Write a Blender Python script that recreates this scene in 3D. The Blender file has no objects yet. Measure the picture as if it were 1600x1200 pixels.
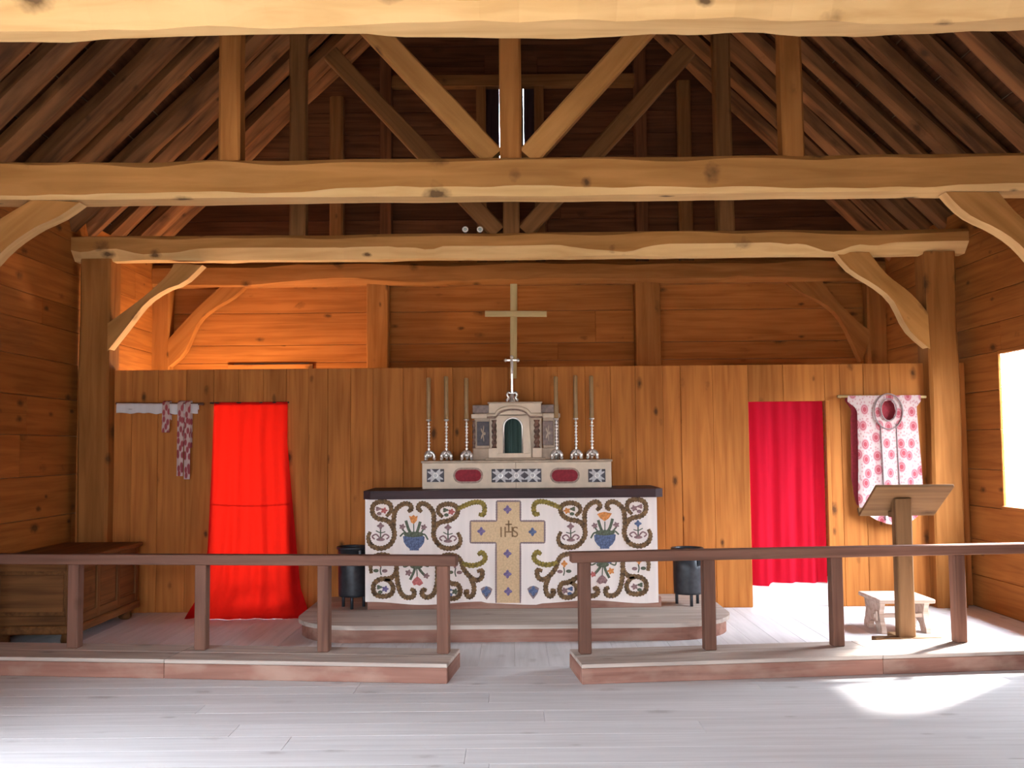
import bpy, bmesh, math, random
from mathutils import Vector, Matrix, noise
RND = random.Random(7)
scene = bpy.context.scene
COL = scene.collection

# ------------------------------------------------------------------ camera
W_PX, H_PX = 1600, 1200
LENS, SENSOR = 35.0, 36.0
F = LENS / SENSOR * W_PX
PITCH = math.atan(100 / F)
ROLL = 0.009
CAM = Vector((0, 0, 1.6))
_up0 = Vector((0, -math.sin(PITCH), math.cos(PITCH)))
_fw = Vector((0, math.cos(PITCH), math.sin(PITCH)))
_rt0 = Vector((1, 0, 0))
C_RT = _rt0 * math.cos(ROLL) - _up0 * math.sin(ROLL)
C_UP = _up0 * math.cos(ROLL) + _rt0 * math.sin(ROLL)
cam_data = bpy.data.cameras.new('camera')
cam_data.lens, cam_data.sensor_width, cam_data.sensor_fit = LENS, SENSOR, 'HORIZONTAL'
cam = bpy.data.objects.new('camera', cam_data)
COL.objects.link(cam)
cam.matrix_world = Matrix.Translation(CAM) @ Matrix((C_RT, C_UP, -_fw)).transposed().to_4x4()
scene.camera = cam

def ray(px, py):
    return C_RT * ((px - 800) / F) + C_UP * ((600 - py) / F) + _fw
def P(px, py, d):
    r = ray(px, py); return CAM + r * (d / r.y)
def G(px, py, z=0.0):
    r = ray(px, py); return CAM + r * ((z - CAM.z) / r.z)

# ------------------------------------------------------------------ world: bright overcast sky
SKY = 50.0
ADDED_GLOW = 270.0                                          # glow of the unseen lamp added in the vestry
world = bpy.data.worlds.new('sky'); scene.world = world
world.use_nodes = True
nt = world.node_tree; nt.nodes.clear()
_o = nt.nodes.new('ShaderNodeOutputWorld'); _b = nt.nodes.new('ShaderNodeBackground')
_tc = nt.nodes.new('ShaderNodeTexCoord'); _sx = nt.nodes.new('ShaderNodeSeparateXYZ')
_mx = nt.nodes.new('ShaderNodeMath'); _mx.operation = 'MAXIMUM'; _mx.inputs[1].default_value = 0
_ma = nt.nodes.new('ShaderNodeMath'); _ma.operation = 'MULTIPLY_ADD'
_ma.inputs[1].default_value = SKY * 2 / 3; _ma.inputs[2].default_value = SKY / 3
nt.links.new(_tc.outputs['Generated'], _sx.inputs[0]); nt.links.new(_sx.outputs['Z'], _mx.inputs[0])
nt.links.new(_mx.outputs[0], _ma.inputs[0]); nt.links.new(_ma.outputs[0], _b.inputs['Strength'])
_b.inputs['Color'].default_value = (0.82, 0.90, 1.0, 1)
nt.links.new(_b.outputs[0], _o.inputs[0])

# hazy sun from the window side
sun_d = bpy.data.lights.new('sun', 'SUN'); sun_d.energy = 34.0; sun_d.angle = math.radians(7.0); sun_d.color = (1.0, 0.96, 0.93)
sun = bpy.data.objects.new('sun', sun_d); COL.objects.link(sun)
sun.rotation_euler = Vector((-0.92, -0.75, -1.0)).to_track_quat('-Z', 'Y').to_euler()

vs = scene.view_settings
vs.view_transform = 'Standard'; vs.look = 'None'; vs.gamma = 1.0; vs.use_curve_mapping = False
vs.exposure = 0.54
scene.cycles.use_denoising = True
scene.cycles.max_bounces = 8
scene.cycles.diffuse_bounces = 5
scene.cycles.use_adaptive_sampling = True
scene.cycles.adaptive_threshold = 0.07
scene.cycles.transmission_bounces = 8
scene.cycles.sample_clamp_indirect = 8.0

def portal(loc, sx, sy, direction):
    """sampling portal for the sky in an opening; gives off no light of its own"""
    l = bpy.data.lights.new('sky_portal', 'AREA'); l.shape = 'RECTANGLE'; l.size, l.size_y = sx, sy
    l.cycles.is_portal = True
    o = bpy.data.objects.new('sky_portal', l); COL.objects.link(o)
    o.location = loc; o.rotation_euler = Vector(direction).to_track_quat('-Z', 'Z').to_euler()

# ------------------------------------------------------------------ materials
def _new(name):
    m = bpy.data.materials.new(name); m.use_nodes = True
    n = m.node_tree.nodes; l = m.node_tree.links
    return m, n, l, n['Principled BSDF']
def _ramp(n, stops):
    r = n.new('ShaderNodeValToRGB'); e = r.color_ramp.elements
    while len(e) < len(stops): e.new(0.5)
    for k, (p, c) in enumerate(stops):
        e[k].position = p; e[k].color = (*c, 1) if len(c) == 3 else c
    return r
def wood(name, base, dark, knots=1.0, var=0.25, rough=0.72, grain=1.0, knot_col=(0.05, 0.022, 0.010), bump=0.25, stain=0.0, stain_col=(0.1, 0.1, 0.1)):
    m, n, l, b = _new(name)
    tc = n.new('ShaderNodeTexCoord'); oi = n.new('ShaderNodeObjectInfo')
    mul = n.new('ShaderNodeMath'); mul.operation = 'MULTIPLY'; mul.inputs[1].default_value = 83.0
    l.new(oi.outputs['Random'], mul.inputs[0])
    add = n.new('ShaderNodeVectorMath'); add.operation = 'ADD'
    l.new(tc.outputs['Object'], add.inputs[0]); l.new(mul.outputs[0], add.inputs[1])
    mp = n.new('ShaderNodeMapping'); mp.inputs['Scale'].default_value = (0.5, 9 * grain, 9 * grain)
    l.new(add.outputs[0], mp.inputs[0])
    nz = n.new('ShaderNodeTexNoise'); nz.inputs['Scale'].default_value = 2.2; nz.inputs['Detail'].default_value = 4
    nz.inputs['Distortion'].default_value = 0.6
    l.new(mp.outputs[0], nz.inputs['Vector'])
    rp = _ramp(n, [(0.30, dark), (0.62, base)])
    l.new(nz.outputs['Fac'], rp.inputs[0])
    # broad tone variation along the piece
    mp3 = n.new('ShaderNodeMapping'); mp3.inputs['Scale'].default_value = (0.9, 2.5, 2.5); l.new(add.outputs[0], mp3.inputs[0])
    nb = n.new('ShaderNodeTexNoise'); nb.inputs['Scale'].default_value = 1.3; nb.inputs['Detail'].default_value = 2
    l.new(mp3.outputs[0], nb.inputs['Vector'])
    mr = n.new('ShaderNodeMapRange'); mr.inputs[1].default_value = 0.3; mr.inputs[2].default_value = 0.7
    mr.inputs[3].default_value = 1 - var * 0.5; mr.inputs[4].default_value = 1 + var * 0.5
    l.new(nb.outputs['Fac'], mr.inputs[0])
    mr2 = n.new('ShaderNodeMapRange'); mr2.inputs[3].default_value = 1 - var * 0.6; mr2.inputs[4].default_value = 1 + var * 0.4
    l.new(oi.outputs['Random'], mr2.inputs[0])
    mm = n.new('ShaderNodeMath'); mm.operation = 'MULTIPLY'; l.new(mr.outputs[0], mm.inputs[0]); l.new(mr2.outputs[0], mm.inputs[1])
    tone = n.new('ShaderNodeVectorMath'); tone.operation = 'SCALE'
    l.new(rp.outputs[0], tone.inputs[0]); l.new(mm.outputs[0], tone.inputs['Scale'])
    last = tone.outputs[0]
    if stain:
        ms = n.new('ShaderNodeMapping'); ms.inputs['Scale'].default_value = (1.6, 3.2, 3.2); l.new(add.outputs[0], ms.inputs[0])
        ns = n.new('ShaderNodeTexNoise'); ns.inputs['Scale'].default_value = 1.7; ns.inputs['Detail'].default_value = 5
        l.new(ms.outputs[0], ns.inputs['Vector'])
        rs = _ramp(n, [(0.48, (0, 0, 0)), (0.68, (stain,) * 3)]); l.new(ns.outputs['Fac'], rs.inputs[0])
        mxs = n.new('ShaderNodeMix'); mxs.data_type = 'RGBA'; l.new(rs.outputs[0], mxs.inputs['Factor'])
        l.new(last, mxs.inputs['A']); mxs.inputs['B'].default_value = (*stain_col, 1)
        last = mxs.outputs['Result']
    if knots:
        mk = n.new('ShaderNodeMapping'); mk.inputs['Scale'].default_value = (2.5, 5.0, 2.2); l.new(add.outputs[0], mk.inputs[0])
        vo = n.new('ShaderNodeTexVoronoi'); vo.inputs['Scale'].default_value = 1.0
        l.new(mk.outputs[0], vo.inputs['Vector'])
        rk = _ramp(n, [(0.08, (0.85,) * 3), (0.13, (0.5,) * 3), (0.24, (0, 0, 0))])
        nk = n.new('ShaderNodeTexNoise'); nk.inputs['Scale'].default_value = 22; l.new(add.outputs[0], nk.inputs['Vector'])
        ad = n.new('ShaderNodeMath'); ad.operation = 'MULTIPLY_ADD'; ad.inputs[1].default_value = 0.16; ad.inputs[2].default_value = -0.08
        l.new(nk.outputs['Fac'], ad.inputs[0])
        kc = n.new('ShaderNodeSeparateXYZ'); l.new(vo.outputs['Color'], kc.inputs[0])
        kr = n.new('ShaderNodeMapRange'); kr.inputs[3].default_value = 0.75; kr.inputs[4].default_value = 2.3; l.new(kc.outputs['X'], kr.inputs[0])
        kd = n.new('ShaderNodeMath'); kd.operation = 'MULTIPLY'; l.new(vo.outputs['Distance'], kd.inputs[0]); l.new(kr.outputs[0], kd.inputs[1])
        sm = n.new('ShaderNodeMath'); sm.operation = 'ADD'; l.new(kd.outputs[0], sm.inputs[0]); l.new(ad.outputs[0], sm.inputs[1])
        l.new(sm.outputs[0], rk.inputs[0])
        mx = n.new('ShaderNodeMix'); mx.data_type = 'RGBA'
        sc = n.new('ShaderNodeMath'); sc.operation = 'MULTIPLY'; sc.inputs[1].default_value = knots
        l.new(rk.outputs[0], sc.inputs[0]); l.new(sc.outputs[0], mx.inputs['Factor'])
        l.new(last, mx.inputs['A']); mx.inputs['B'].default_value = (*knot_col, 1)
        last = mx.outputs['Result']
    l.new(last, b.inputs['Base Color'])
    b.inputs['Roughness'].default_value = rough
    b.inputs['Specular IOR Level'].default_value = 0.12
    if bump <= 0.3: return m
    bp = n.new('ShaderNodeBump'); bp.inputs['Strength'].default_value = bump; bp.inputs['Distance'].default_value = 0.01
    l.new(nz.outputs['Fac'], bp.inputs['Height']); l.new(bp.outputs[0], b.inputs['Normal'])
    return m
def plain(name, col, rough=0.7, metal=0.0, var=0.15, scale=20):
    m, n, l, b = _new(name)
    tc = n.new('ShaderNodeTexCoord'); nz = n.new('ShaderNodeTexNoise'); nz.inputs['Scale'].default_value = scale; nz.inputs['Detail'].default_value = 4
    l.new(tc.outputs['Object'], nz.inputs['Vector'])
    rp = _ramp(n, [(0.3, tuple(c * (1 - var) for c in col)), (0.7, tuple(min(1, c * (1 + var)) for c in col))])
    l.new(nz.outputs['Fac'], rp.inputs[0]); l.new(rp.outputs[0], b.inputs['Base Color'])
    b.inputs['Roughness'].default_value = rough; b.inputs['Metallic'].default_value = metal
    return m
def cloth(name, col, trans=0.6, var=0.2, trans_col=None):
    m, n, l, b = _new(name)
    tc = n.new('ShaderNodeTexCoord'); nz = n.new('ShaderNodeTexNoise'); nz.inputs['Scale'].default_value = 3
    mp = n.new('ShaderNodeMapping'); mp.inputs['Scale'].default_value = (6, 6, 0.5); l.new(tc.outputs['Object'], mp.inputs[0])
    l.new(mp.outputs[0], nz.inputs['Vector'])
    rp = _ramp(n, [(0.3, tuple(c * (1 - var) for c in col)), (0.7, tuple(min(1, c * (1 + var)) for c in col))])
    l.new(nz.outputs['Fac'], rp.inputs[0]); l.new(rp.outputs[0], b.inputs['Base Color'])
    b.inputs['Roughness'].default_value = 0.9; b.inputs['Specular IOR Level'].default_value = 0.1
    tr = n.new('ShaderNodeBsdfTranslucent'); tr.inputs['Color'].default_value = (*(trans_col or col), 1)
    mx = n.new('ShaderNodeMixShader'); mx.inputs[0].default_value = trans
    l.new(b.outputs[0], mx.inputs[1]); l.new(tr.outputs[0], mx.inputs[2])
    l.new(mx.outputs[0], n['Material Output'].inputs['Surface'])
    return m
M = {}
M['pine'] = wood('pine_board', (0.46, 0.168, 0.040), (0.33, 0.108, 0.024), knots=1.0, var=0.22)
M['pine_wall'] = wood('pine_wall_board', (0.40, 0.142, 0.032), (0.285, 0.093, 0.019), knots=0.9, var=0.22)
M['beam'] = wood('hewn_pine', (0.44, 0.205, 0.062), (0.33, 0.145, 0.036), knots=1.0, var=0.2, grain=0.6, bump=0.4)
M['post'] = wood('post_pine', (0.36, 0.142, 0.036), (0.255, 0.094, 0.021), knots=0.9, var=0.2, grain=0.7, bump=0.4)
M['sapwood_lit'] = wood('sapwood_lit_below', (0.64, 0.40, 0.175), (0.53, 0.31, 0.12), knots=1.0, var=0.12, grain=0.5, bump=0.3)  # pale wane wood, also paints undersides as lit from below
M['loft'] = wood('shaded_loft_timber', (0.21, 0.092, 0.030), (0.14, 0.056, 0.018), knots=0.7, var=0.2)  # dimness of the upper trusses put into the timber colour
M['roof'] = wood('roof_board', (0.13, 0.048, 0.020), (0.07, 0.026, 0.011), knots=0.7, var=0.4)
M['rafter'] = wood('rafter_pole', (0.25, 0.105, 0.038), (0.085, 0.034, 0.014), knots=1.0, var=0.5, grain=0.5, bump=0.7)
M['floor'] = wood('worn_floor', (0.70, 0.685, 0.69), (0.61, 0.59, 0.59), knots=0.35, var=0.07, knot_col=(0.16, 0.12, 0.10), rough=0.6)
M['painted'] = wood('red_brown_stain', (0.31, 0.155, 0.115), (0.21, 0.098, 0.072), knots=0.5, var=0.2, stain=0.5, stain_col=(0.45, 0.31, 0.24))
M['rail'] = wood('rail_wood', (0.185, 0.090, 0.062), (0.12, 0.057, 0.040), knots=0.4, var=0.25)
M['step_top'] = wood('worn_step', (0.50, 0.42, 0.36), (0.36, 0.29, 0.25), knots=0.4, var=0.2)
M['chest'] = wood('chest_wood', (0.19, 0.080, 0.026), (0.10, 0.040, 0.014), knots=0.5, var=0.2, rough=0.6)
M['dark_wood'] = wood('dark_slab', (0.060, 0.033, 0.036), (0.032, 0.018, 0.020), knots=0.2, var=0.3, rough=0.5)
M['lectern'] = wood('lectern_wood', (0.21, 0.115, 0.052), (0.145, 0.075, 0.033), knots=0.8, var=0.15)
M['stool'] = wood('stool_wood', (0.62, 0.50, 0.42), (0.44, 0.31, 0.24), knots=0.3, var=0.15)
M['cross_wood'] = wood('plain_cross_wood', (0.55, 0.40, 0.19), (0.42, 0.29, 0.13), knots=0.2, var=0.15)
M['red'] = cloth('red_cotton', (0.55, 0.010, 0.010), 0.55, 0.12, (0.42, 0.010, 0.0045))
M['crimson'] = cloth('crimson_cotton', (0.46, 0.008, 0.030), 0.40, 0.15, (0.60, 0.008, 0.02))
M['white_cloth'] = cloth('white_linen', (0.88, 0.79, 0.74), 0.06, 0.04)
M['linen'] = cloth('folded_linen', (0.70, 0.67, 0.68), 0.1, 0.06)
M['tan_cloth'] = plain('tan_fabric', (0.62, 0.44, 0.26), 0.9, 0, 0.12, 60)
M['scroll'] = plain('brown_embroidery', (0.15, 0.085, 0.038), 0.9, 0, 0.75, 28)
M['scroll_gold'] = plain('olive_embroidery', (0.23, 0.165, 0.035), 0.9, 0, 0.6, 40)
M['blue'] = plain('blue_embroidery', (0.10, 0.13, 0.23), 0.9, 0, 0.5, 60)
M['green'] = plain('green_embroidery', (0.10, 0.115, 0.075), 0.9, 0, 0.5, 60)
M['orange'] = plain('orange_embroidery', (0.62, 0.24, 0.07), 0.9, 0, 0.4, 50)
M['rose'] = plain('rose_embroidery', (0.46, 0.13, 0.12), 0.9, 0, 0.4, 50)
M['mauve'] = plain('mauve_embroidery', (0.26, 0.15, 0.15), 0.9, 0, 0.5, 50)
M['purple'] = plain('purple_embroidery', (0.17, 0.13, 0.26), 0.9, 0, 0.4, 60)
M['letter'] = plain('brown_letter_thread', (0.24, 0.14, 0.07), 0.9, 0, 0.2, 60)
M['cream'] = plain('cream_paint', (0.68, 0.54, 0.40), 0.55, 0, 0.10, 9)
M['cream_dark'] = plain('aged_cream_paint', (0.42, 0.31, 0.22), 0.6, 0, 0.18, 12)
M['silver'] = plain('silver', (0.80, 0.76, 0.72), 0.28, 0.75, 0.15, 30)
M['ornament'] = plain('white_metal_ornament', (0.58, 0.55, 0.55), 0.7, 0.0, 0.1, 30)
M['charcoal'] = plain('charcoal_panel', (0.085, 0.075, 0.085), 0.7, 0, 0.3, 30)
M['maroon'] = plain('maroon_velvet', (0.26, 0.018, 0.03), 0.85, 0, 0.2, 40)
M['brown_paint'] = plain('brown_marbled_paint', (0.16, 0.085, 0.06), 0.45, 0, 0.4, 40)
M['niche'] = cloth('dark_green_cloth', (0.05, 0.085, 0.075), 0.05, 0.3)
M['candle'] = plain('tan_wax', (0.31, 0.18, 0.075), 0.5, 0, 0.1, 12)
M['iron'] = plain('black_iron', (0.030, 0.033, 0.040), 0.42, 0.2, 0.3, 20)
M['trim_gold'] = plain('dull_gold_trim', (0.33, 0.22, 0.17), 0.6, 0.2, 0.25, 40)
M['grey_trim'] = plain('grey_braid', (0.24, 0.17, 0.17), 0.8, 0, 0.2, 80)
M['lens'] = plain('lamp_glass', (0.45, 0.52, 0.48), 0.15, 0.2, 0.1, 20)
M['white_paint'] = plain('white_enamel', (0.82, 0.78, 0.74), 0.35, 0, 0.03, 10)
M['path'] = plain('bounce_gravel', (0.46, 0.42, 0.36), 0.95, 0, 0.12, 6)
M['ground'] = plain('meadow', (0.045, 0.05, 0.035), 0.95, 0, 0.2, 1.5)
M['sheath'] = plain('outer_boarding', (0.25, 0.17, 0.11), 0.9, 0, 0.2, 3)

def floral():
    m, n, l, b = _new('red_floral_damask')
    tc = n.new('ShaderNodeTexCoord')
    sp = n.new('ShaderNodeSeparateXYZ'); cb = n.new('ShaderNodeCombineXYZ'); l.new(tc.outputs['Object'], sp.inputs[0])
    l.new(sp.outputs['X'], cb.inputs['X']); l.new(sp.outputs['Z'], cb.inputs['Y'])
    mp = n.new('ShaderNodeMapping'); mp.inputs['Scale'].default_value = (9.0, 6.6, 1); l.new(cb.outputs[0], mp.inputs[0])
    vo = n.new('ShaderNodeTexVoronoi'); vo.voronoi_dimensions = '2D'; vo.inputs['Scale'].default_value = 1; vo.inputs['Randomness'].default_value = 0.55
    l.new(mp.outputs[0], vo.inputs['Vector'])
    r1 = _ramp(n, [(0.0, (0.30, 0.04, 0.055)), (0.16, (0.34, 0.05, 0.07)), (0.19, (0.46, 0.25, 0.26)), (0.23, (0.33, 0.06, 0.08)), (0.31, (0.40, 0.16, 0.18)), (0.38, (0.46, 0.345, 0.33))])
    l.new(vo.outputs['Distance'], r1.inputs[0])
    mp2 = n.new('ShaderNodeMapping'); mp2.inputs['Scale'].default_value = (34, 28, 1); l.new(cb.outputs[0], mp2.inputs[0])
    v2 = n.new('ShaderNodeTexVoronoi'); v2.voronoi_dimensions = '2D'; v2.inputs['Scale'].default_value = 1; l.new(mp2.outputs[0], v2.inputs['Vector'])
    r2 = _ramp(n, [(0.22, (0.7, 0.7, 0.7)), (0.34, (0, 0, 0))]); l.new(v2.outputs['Distance'], r2.inputs[0])
    st = _ramp(n, [(0.36, (0, 0, 0)), (0.44, (1, 1, 1))]); l.new(vo.outputs['Distance'], st.inputs[0])
    mu = n.new('ShaderNodeMath'); mu.operation = 'MULTIPLY'; l.new(r2.outputs[0], mu.inputs[0]); l.new(st.outputs[0], mu.inputs[1])
    mx = n.new('ShaderNodeMix'); mx.data_type = 'RGBA'; l.new(mu.outputs[0], mx.inputs['Factor'])
    l.new(r1.outputs[0], mx.inputs['A']); mx.inputs['B'].default_value = (0.36, 0.15, 0.17, 1)
    l.new(mx.outputs['Result'], b.inputs['Base Color']); b.inputs['Roughness'].default_value = 0.8
    return m
M['floral'] = floral()
def stole_mat():
    m, n, l, b = _new('red_figured_ribbon')
    tc = n.new('ShaderNodeTexCoord')
    sp = n.new('ShaderNodeSeparateXYZ'); cb = n.new('ShaderNodeCombineXYZ'); l.new(tc.outputs['Object'], sp.inputs[0])
    l.new(sp.outputs['X'], cb.inputs['X']); l.new(sp.outputs['Z'], cb.inputs['Y'])
    mp = n.new('ShaderNodeMapping'); mp.inputs['Scale'].default_value = (30, 13, 1); l.new(cb.outputs[0], mp.inputs[0])
    vo = n.new('ShaderNodeTexVoronoi'); vo.voronoi_dimensions = '2D'; vo.inputs['Scale'].default_value = 1; l.new(mp.outputs[0], vo.inputs['Vector'])
    r = _ramp(n, [(0.34, (0.30, 0.05, 0.06)), (0.5, (0.50, 0.36, 0.33))]); l.new(vo.outputs['Distance'], r.inputs[0])
    l.new(r.outputs[0], b.inputs['Base Color']); b.inputs['Roughness'].default_value = 0.85
    return m
M['stole'] = stole_mat()

# ------------------------------------------------------------------ builders
def link(name, me, mat, parent=None, mtx=None, smooth=False):
    if mat is not None: me.materials.append(M[mat] if isinstance(mat, str) else mat)
    if smooth:
        for p in me.polygons: p.use_smooth = True
    o = bpy.data.objects.new(name, me); COL.objects.link(o)
    if parent is not None: o.parent = parent
    if mtx is not None:
        o.matrix_basis = (parent.matrix_basis.inverted() @ mtx) if parent is not None and parent.parent is None else \
            ((parent.parent.matrix_basis @ parent.matrix_basis).inverted() @ mtx if parent is not None else mtx)
    return o
def mesh(name, verts, faces, mat, parent=None, mtx=None, smooth=False):
    """verts in world coordinates unless mtx given; then they are local to mtx"""
    me = bpy.data.meshes.new(name)
    if mtx is None:
        vs_ = [Vector(v) for v in verts]
        lo = Vector((min(v.x for v in vs_), min(v.y for v in vs_), min(v.z for v in vs_)))
        hi = Vector((max(v.x for v in vs_), max(v.y for v in vs_), max(v.z for v in vs_)))
        c = (lo + hi) / 2; mtx = Matrix.Translation(c); verts = [v - c for v in vs_]
    me.from_pydata([tuple(v) for v in verts], [], faces); me.update()
    bm = bmesh.new(); bm.from_mesh(me); bmesh.ops.recalc_face_normals(bm, faces=bm.faces); bm.to_mesh(me); bm.free()
    return link(name, me, mat, parent, mtx, smooth)
def root(name, loc, label=None, cat=None, group=None, kind=None, rotz=0.0):
    o = bpy.data.objects.new(name, None); COL.objects.link(o)
    o.empty_display_size = 0.1
    o.matrix_basis = Matrix.Translation(Vector(loc)) @ Matrix.Rotation(rotz, 4, 'Z')
    tag(o, label, cat, group, kind); return o
def tag(o, label=None, cat=None, group=None, kind=None):
    if label: o['label'] = label
    if cat: o['category'] = cat
    if group: o['group'] = group
    if kind: o['kind'] = kind
    return o
def frame_mtx(a, b, nrm):
    x = (Vector(b) - Vector(a)).normalized(); z = Vector(nrm); z = (z - x * z.dot(x)).normalized(); y = z.cross(x)
    m = Matrix((x, y, z)).transposed().to_4x4(); m.translation = (Vector(a) + Vector(b)) / 2
    return m
def box_verts(hx, hy, hz):
    v = [(sx * hx, sy * hy, sz * hz) for sx in (-1, 1) for sy in (-1, 1) for sz in (-1, 1)]
    f = [(0, 1, 3, 2), (4, 6, 7, 5), (0, 4, 5, 1), (2, 3, 7, 6), (0, 2, 6, 4), (1, 5, 7, 3)]
    return v, f
def cham_box(hx, hy, hz, c):
    """box with chamfered edges: 24 verts"""
    c = min(c, hx * 0.4, hy * 0.4, hz * 0.4)
    bm = bmesh.new(); v, f = box_verts(hx, hy, hz)
    bv = [bm.verts.new(x) for x in v]
    for q in f: bm.faces.new([bv[i] for i in q])
    bmesh.ops.bevel(bm, geom=bm.edges[:], offset=c, segments=1, affect='EDGES', profile=0.5)
    me = bpy.data.meshes.new('piece'); bm.to_mesh(me); bm.free(); return me
def plank(name, a, b, w, t, nrm, mat, parent=None, c=0.004):
    """straight piece from a to b, width w, thickness t along nrm; local X = grain"""
    L = (Vector(b) - Vector(a)).length
    me = cham_box(L / 2, w / 2, t / 2, c); me.name = name
    return link(name, me, mat, parent, frame_mtx(a, b, nrm))
def box(name, x0, x1, y0, y1, z0, z1, mat, parent=None, c=0.004, grain='X'):
    cx, cy, cz = (x0 + x1) / 2, (y0 + y1) / 2, (z0 + z1) / 2
    if grain == 'X': return plank(name, (x0, cy, cz), (x1, cy, cz), abs(y1 - y0), abs(z1 - z0), (0, 0, 1), mat, parent, c)
    if grain == 'Y': return plank(name, (cx, y0, cz), (cx, y1, cz), abs(x1 - x0), abs(z1 - z0), (0, 0, 1), mat, parent, c)
    return plank(name, (cx, cy, z0), (cx, cy, z1), abs(x1 - x0), abs(y1 - y0), (0, -1, 0), mat, parent, c)
def hewn(name, a, b, w, h, up, mat, parent=None, seed=0, ch=0.03, ch_var=0.02, wob=0.012, n=None, ch_low=None, wane=None):
    """hand-hewn timber: chamfered octagon section swept with slow wobble; local X along the timber, local Z = up"""
    a, b = Vector(a), Vector(b); L = (b - a).length; n = n or max(4, int(L / (0.09 if wane else 0.22)))
    m = frame_mtx(a, b, up); verts, faces = [], []
    for i in range(n + 1):
        x = -L / 2 + L * i / n
        def nz(k, f=1.1): return noise.noise(Vector((x * f + seed * 7.3, k * 3.7, seed * 1.9)))
        hw = w / 2 + wob * nz(1); hh = h / 2
        oy, oz = wob * nz(2), wob * nz(3)
        cs = [max(0.006, (ch_low * (1 + 1.1 * nz(10 + k, 0.9) + 0.45 * nz(20 + k, 3.5))) if (ch_low and k in (0, 3)) else ch + ch_var * 2 * nz(10 + k, 1.6)) for k in range(4)]
        cs = [min(c, hw * 0.9, hh * 0.9) for c in cs]
        # corners: 0 (-y,-z) 1 (-y,+z) 2 (+y,+z) 3 (+y,-z)
        sec = [(-hw + cs[0], -hh), (-hw, -hh + cs[0]), (-hw, hh - cs[1]), (-hw + cs[1], hh),
               (hw - cs[2], hh), (hw, hh - cs[2]), (hw, -hh + cs[3]), (hw - cs[3], -hh)]
        for (y, z) in sec: verts.append((x, y + oy, z + oz))
    for i in range(n):
        for k in range(8):
            k2 = (k + 1) % 8
            faces.append((i * 8 + k, i * 8 + k2, (i + 1) * 8 + k2, (i + 1) * 8 + k))
    faces.append(tuple(range(7, -1, -1))); faces.append(tuple(n * 8 + k for k in range(8)))
    o = mesh(name, verts, faces, mat, parent, m)
    if wane:                                           # paler wane and underside, light from below put into the colour
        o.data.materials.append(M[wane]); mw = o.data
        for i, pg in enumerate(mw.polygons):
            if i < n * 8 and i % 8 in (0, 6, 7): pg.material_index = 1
    return o
def pole(name, a, b, r, mat, parent=None, seed=0, sides=7, n=14, wob=0.02):
    a, b = Vector(a), Vector(b); L = (b - a).length
    m = frame_mtx(a, b, (0, 1, 0)); verts, faces = [], []
    for i in range(n + 1):
        x = -L / 2 + L * i / n
        ox = wob * noise.noise(Vector((x * 0.8, seed * 3.1, 0))); oy = wob * noise.noise(Vector((x * 0.8, seed * 3.1, 9)))
        for k in range(sides):
            t = 2 * math.pi * k / sides
            rr = r * (1 + 0.16 * noise.noise(Vector((x * 2.2, seed + k * 1.7, 4))))
            verts.append((x, ox + rr * math.cos(t), oy + rr * math.sin(t)))
    for i in range(n):
        for k in range(sides):
            k2 = (k + 1) % sides
            faces.append((i * sides + k, i * sides + k2, (i + 1) * sides + k2, (i + 1) * sides + k))
    faces.append(tuple(range(sides))); faces.append(tuple(n * sides + k for k in range(sides)))
    return mesh(name, verts, faces, mat, parent, m)
def resample(pts, n):
    pts = [Vector(p) for p in pts]; d = [0]
    for i in range(1, len(pts)): d.append(d[-1] + (pts[i] - pts[i - 1]).length)
    out = []
    for k in range(n):
        s = d[-1] * k / (n - 1); i = 0
        while i < len(d) - 2 and d[i + 1] < s: i += 1
        t = (s - d[i]) / max(1e-9, d[i + 1] - d[i]); out.append(pts[i].lerp(pts[i + 1], t))
    return out
def catmull(pts, sub=5, closed=False):
    pts = [Vector(p) for p in pts]; n = len(pts); out = []
    g = (lambda i: pts[i % n]) if closed else (lambda i: pts[max(0, min(n - 1, i))])
    for i in range(n if closed else n - 1):
        p0, p1, p2, p3 = g(i - 1), g(i), g(i + 1), g(i + 2)
        for s in range(sub):
            t = s / sub
            out.append(0.5 * ((2 * p1) + (p2 - p0) * t + (2 * p0 - 5 * p1 + 4 * p2 - p3) * t * t + (3 * p1 - p0 - 3 * p2 + p3) * t ** 3))
    if not closed: out.append(pts[-1])
    return out
def knee(name, low_px, up_px, d, thick, mat, parent=None, n=14):
    """naturally curved brace: outline between two edge lines in the frame plane y=d, cut from a plank `thick` deep"""
    lo = resample(catmull([P(x, y, d) for x, y in low_px], 5), n); up = resample(catmull([P(x, y, d) for x, y in up_px], 5), n)
    m = frame_mtx((lo[0] + up[0]) / 2, (lo[-1] + up[-1]) / 2, (0, -1, 0)); mi = m.inverted()
    verts, faces = [], []
    for k in range(n):
        for p in (lo[k], up[k]):
            for yy in (0, thick): verts.append(mi @ Vector((p.x, d + yy, p.z)))
    for k in range(n - 1):
        a, b = k * 4, (k + 1) * 4
        faces += [(a, a + 2, b + 2, b), (a + 1, b + 1, b + 3, a + 3), (a, b, b + 1, a + 1), (a + 2, a + 3, b + 3, b + 2)]
    faces += [(0, 1, 3, 2), ((n - 1) * 4, (n - 1) * 4 + 2, (n - 1) * 4 + 3, (n - 1) * 4 + 1)]
    o = mesh(name, verts, faces, mat, parent, m)
    o.data.materials.append(M['sapwood_lit' if mat == 'beam' else mat])  # lower edge of brace painted pale, as lit from below
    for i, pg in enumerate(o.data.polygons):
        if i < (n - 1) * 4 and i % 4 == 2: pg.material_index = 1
    return o
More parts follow.
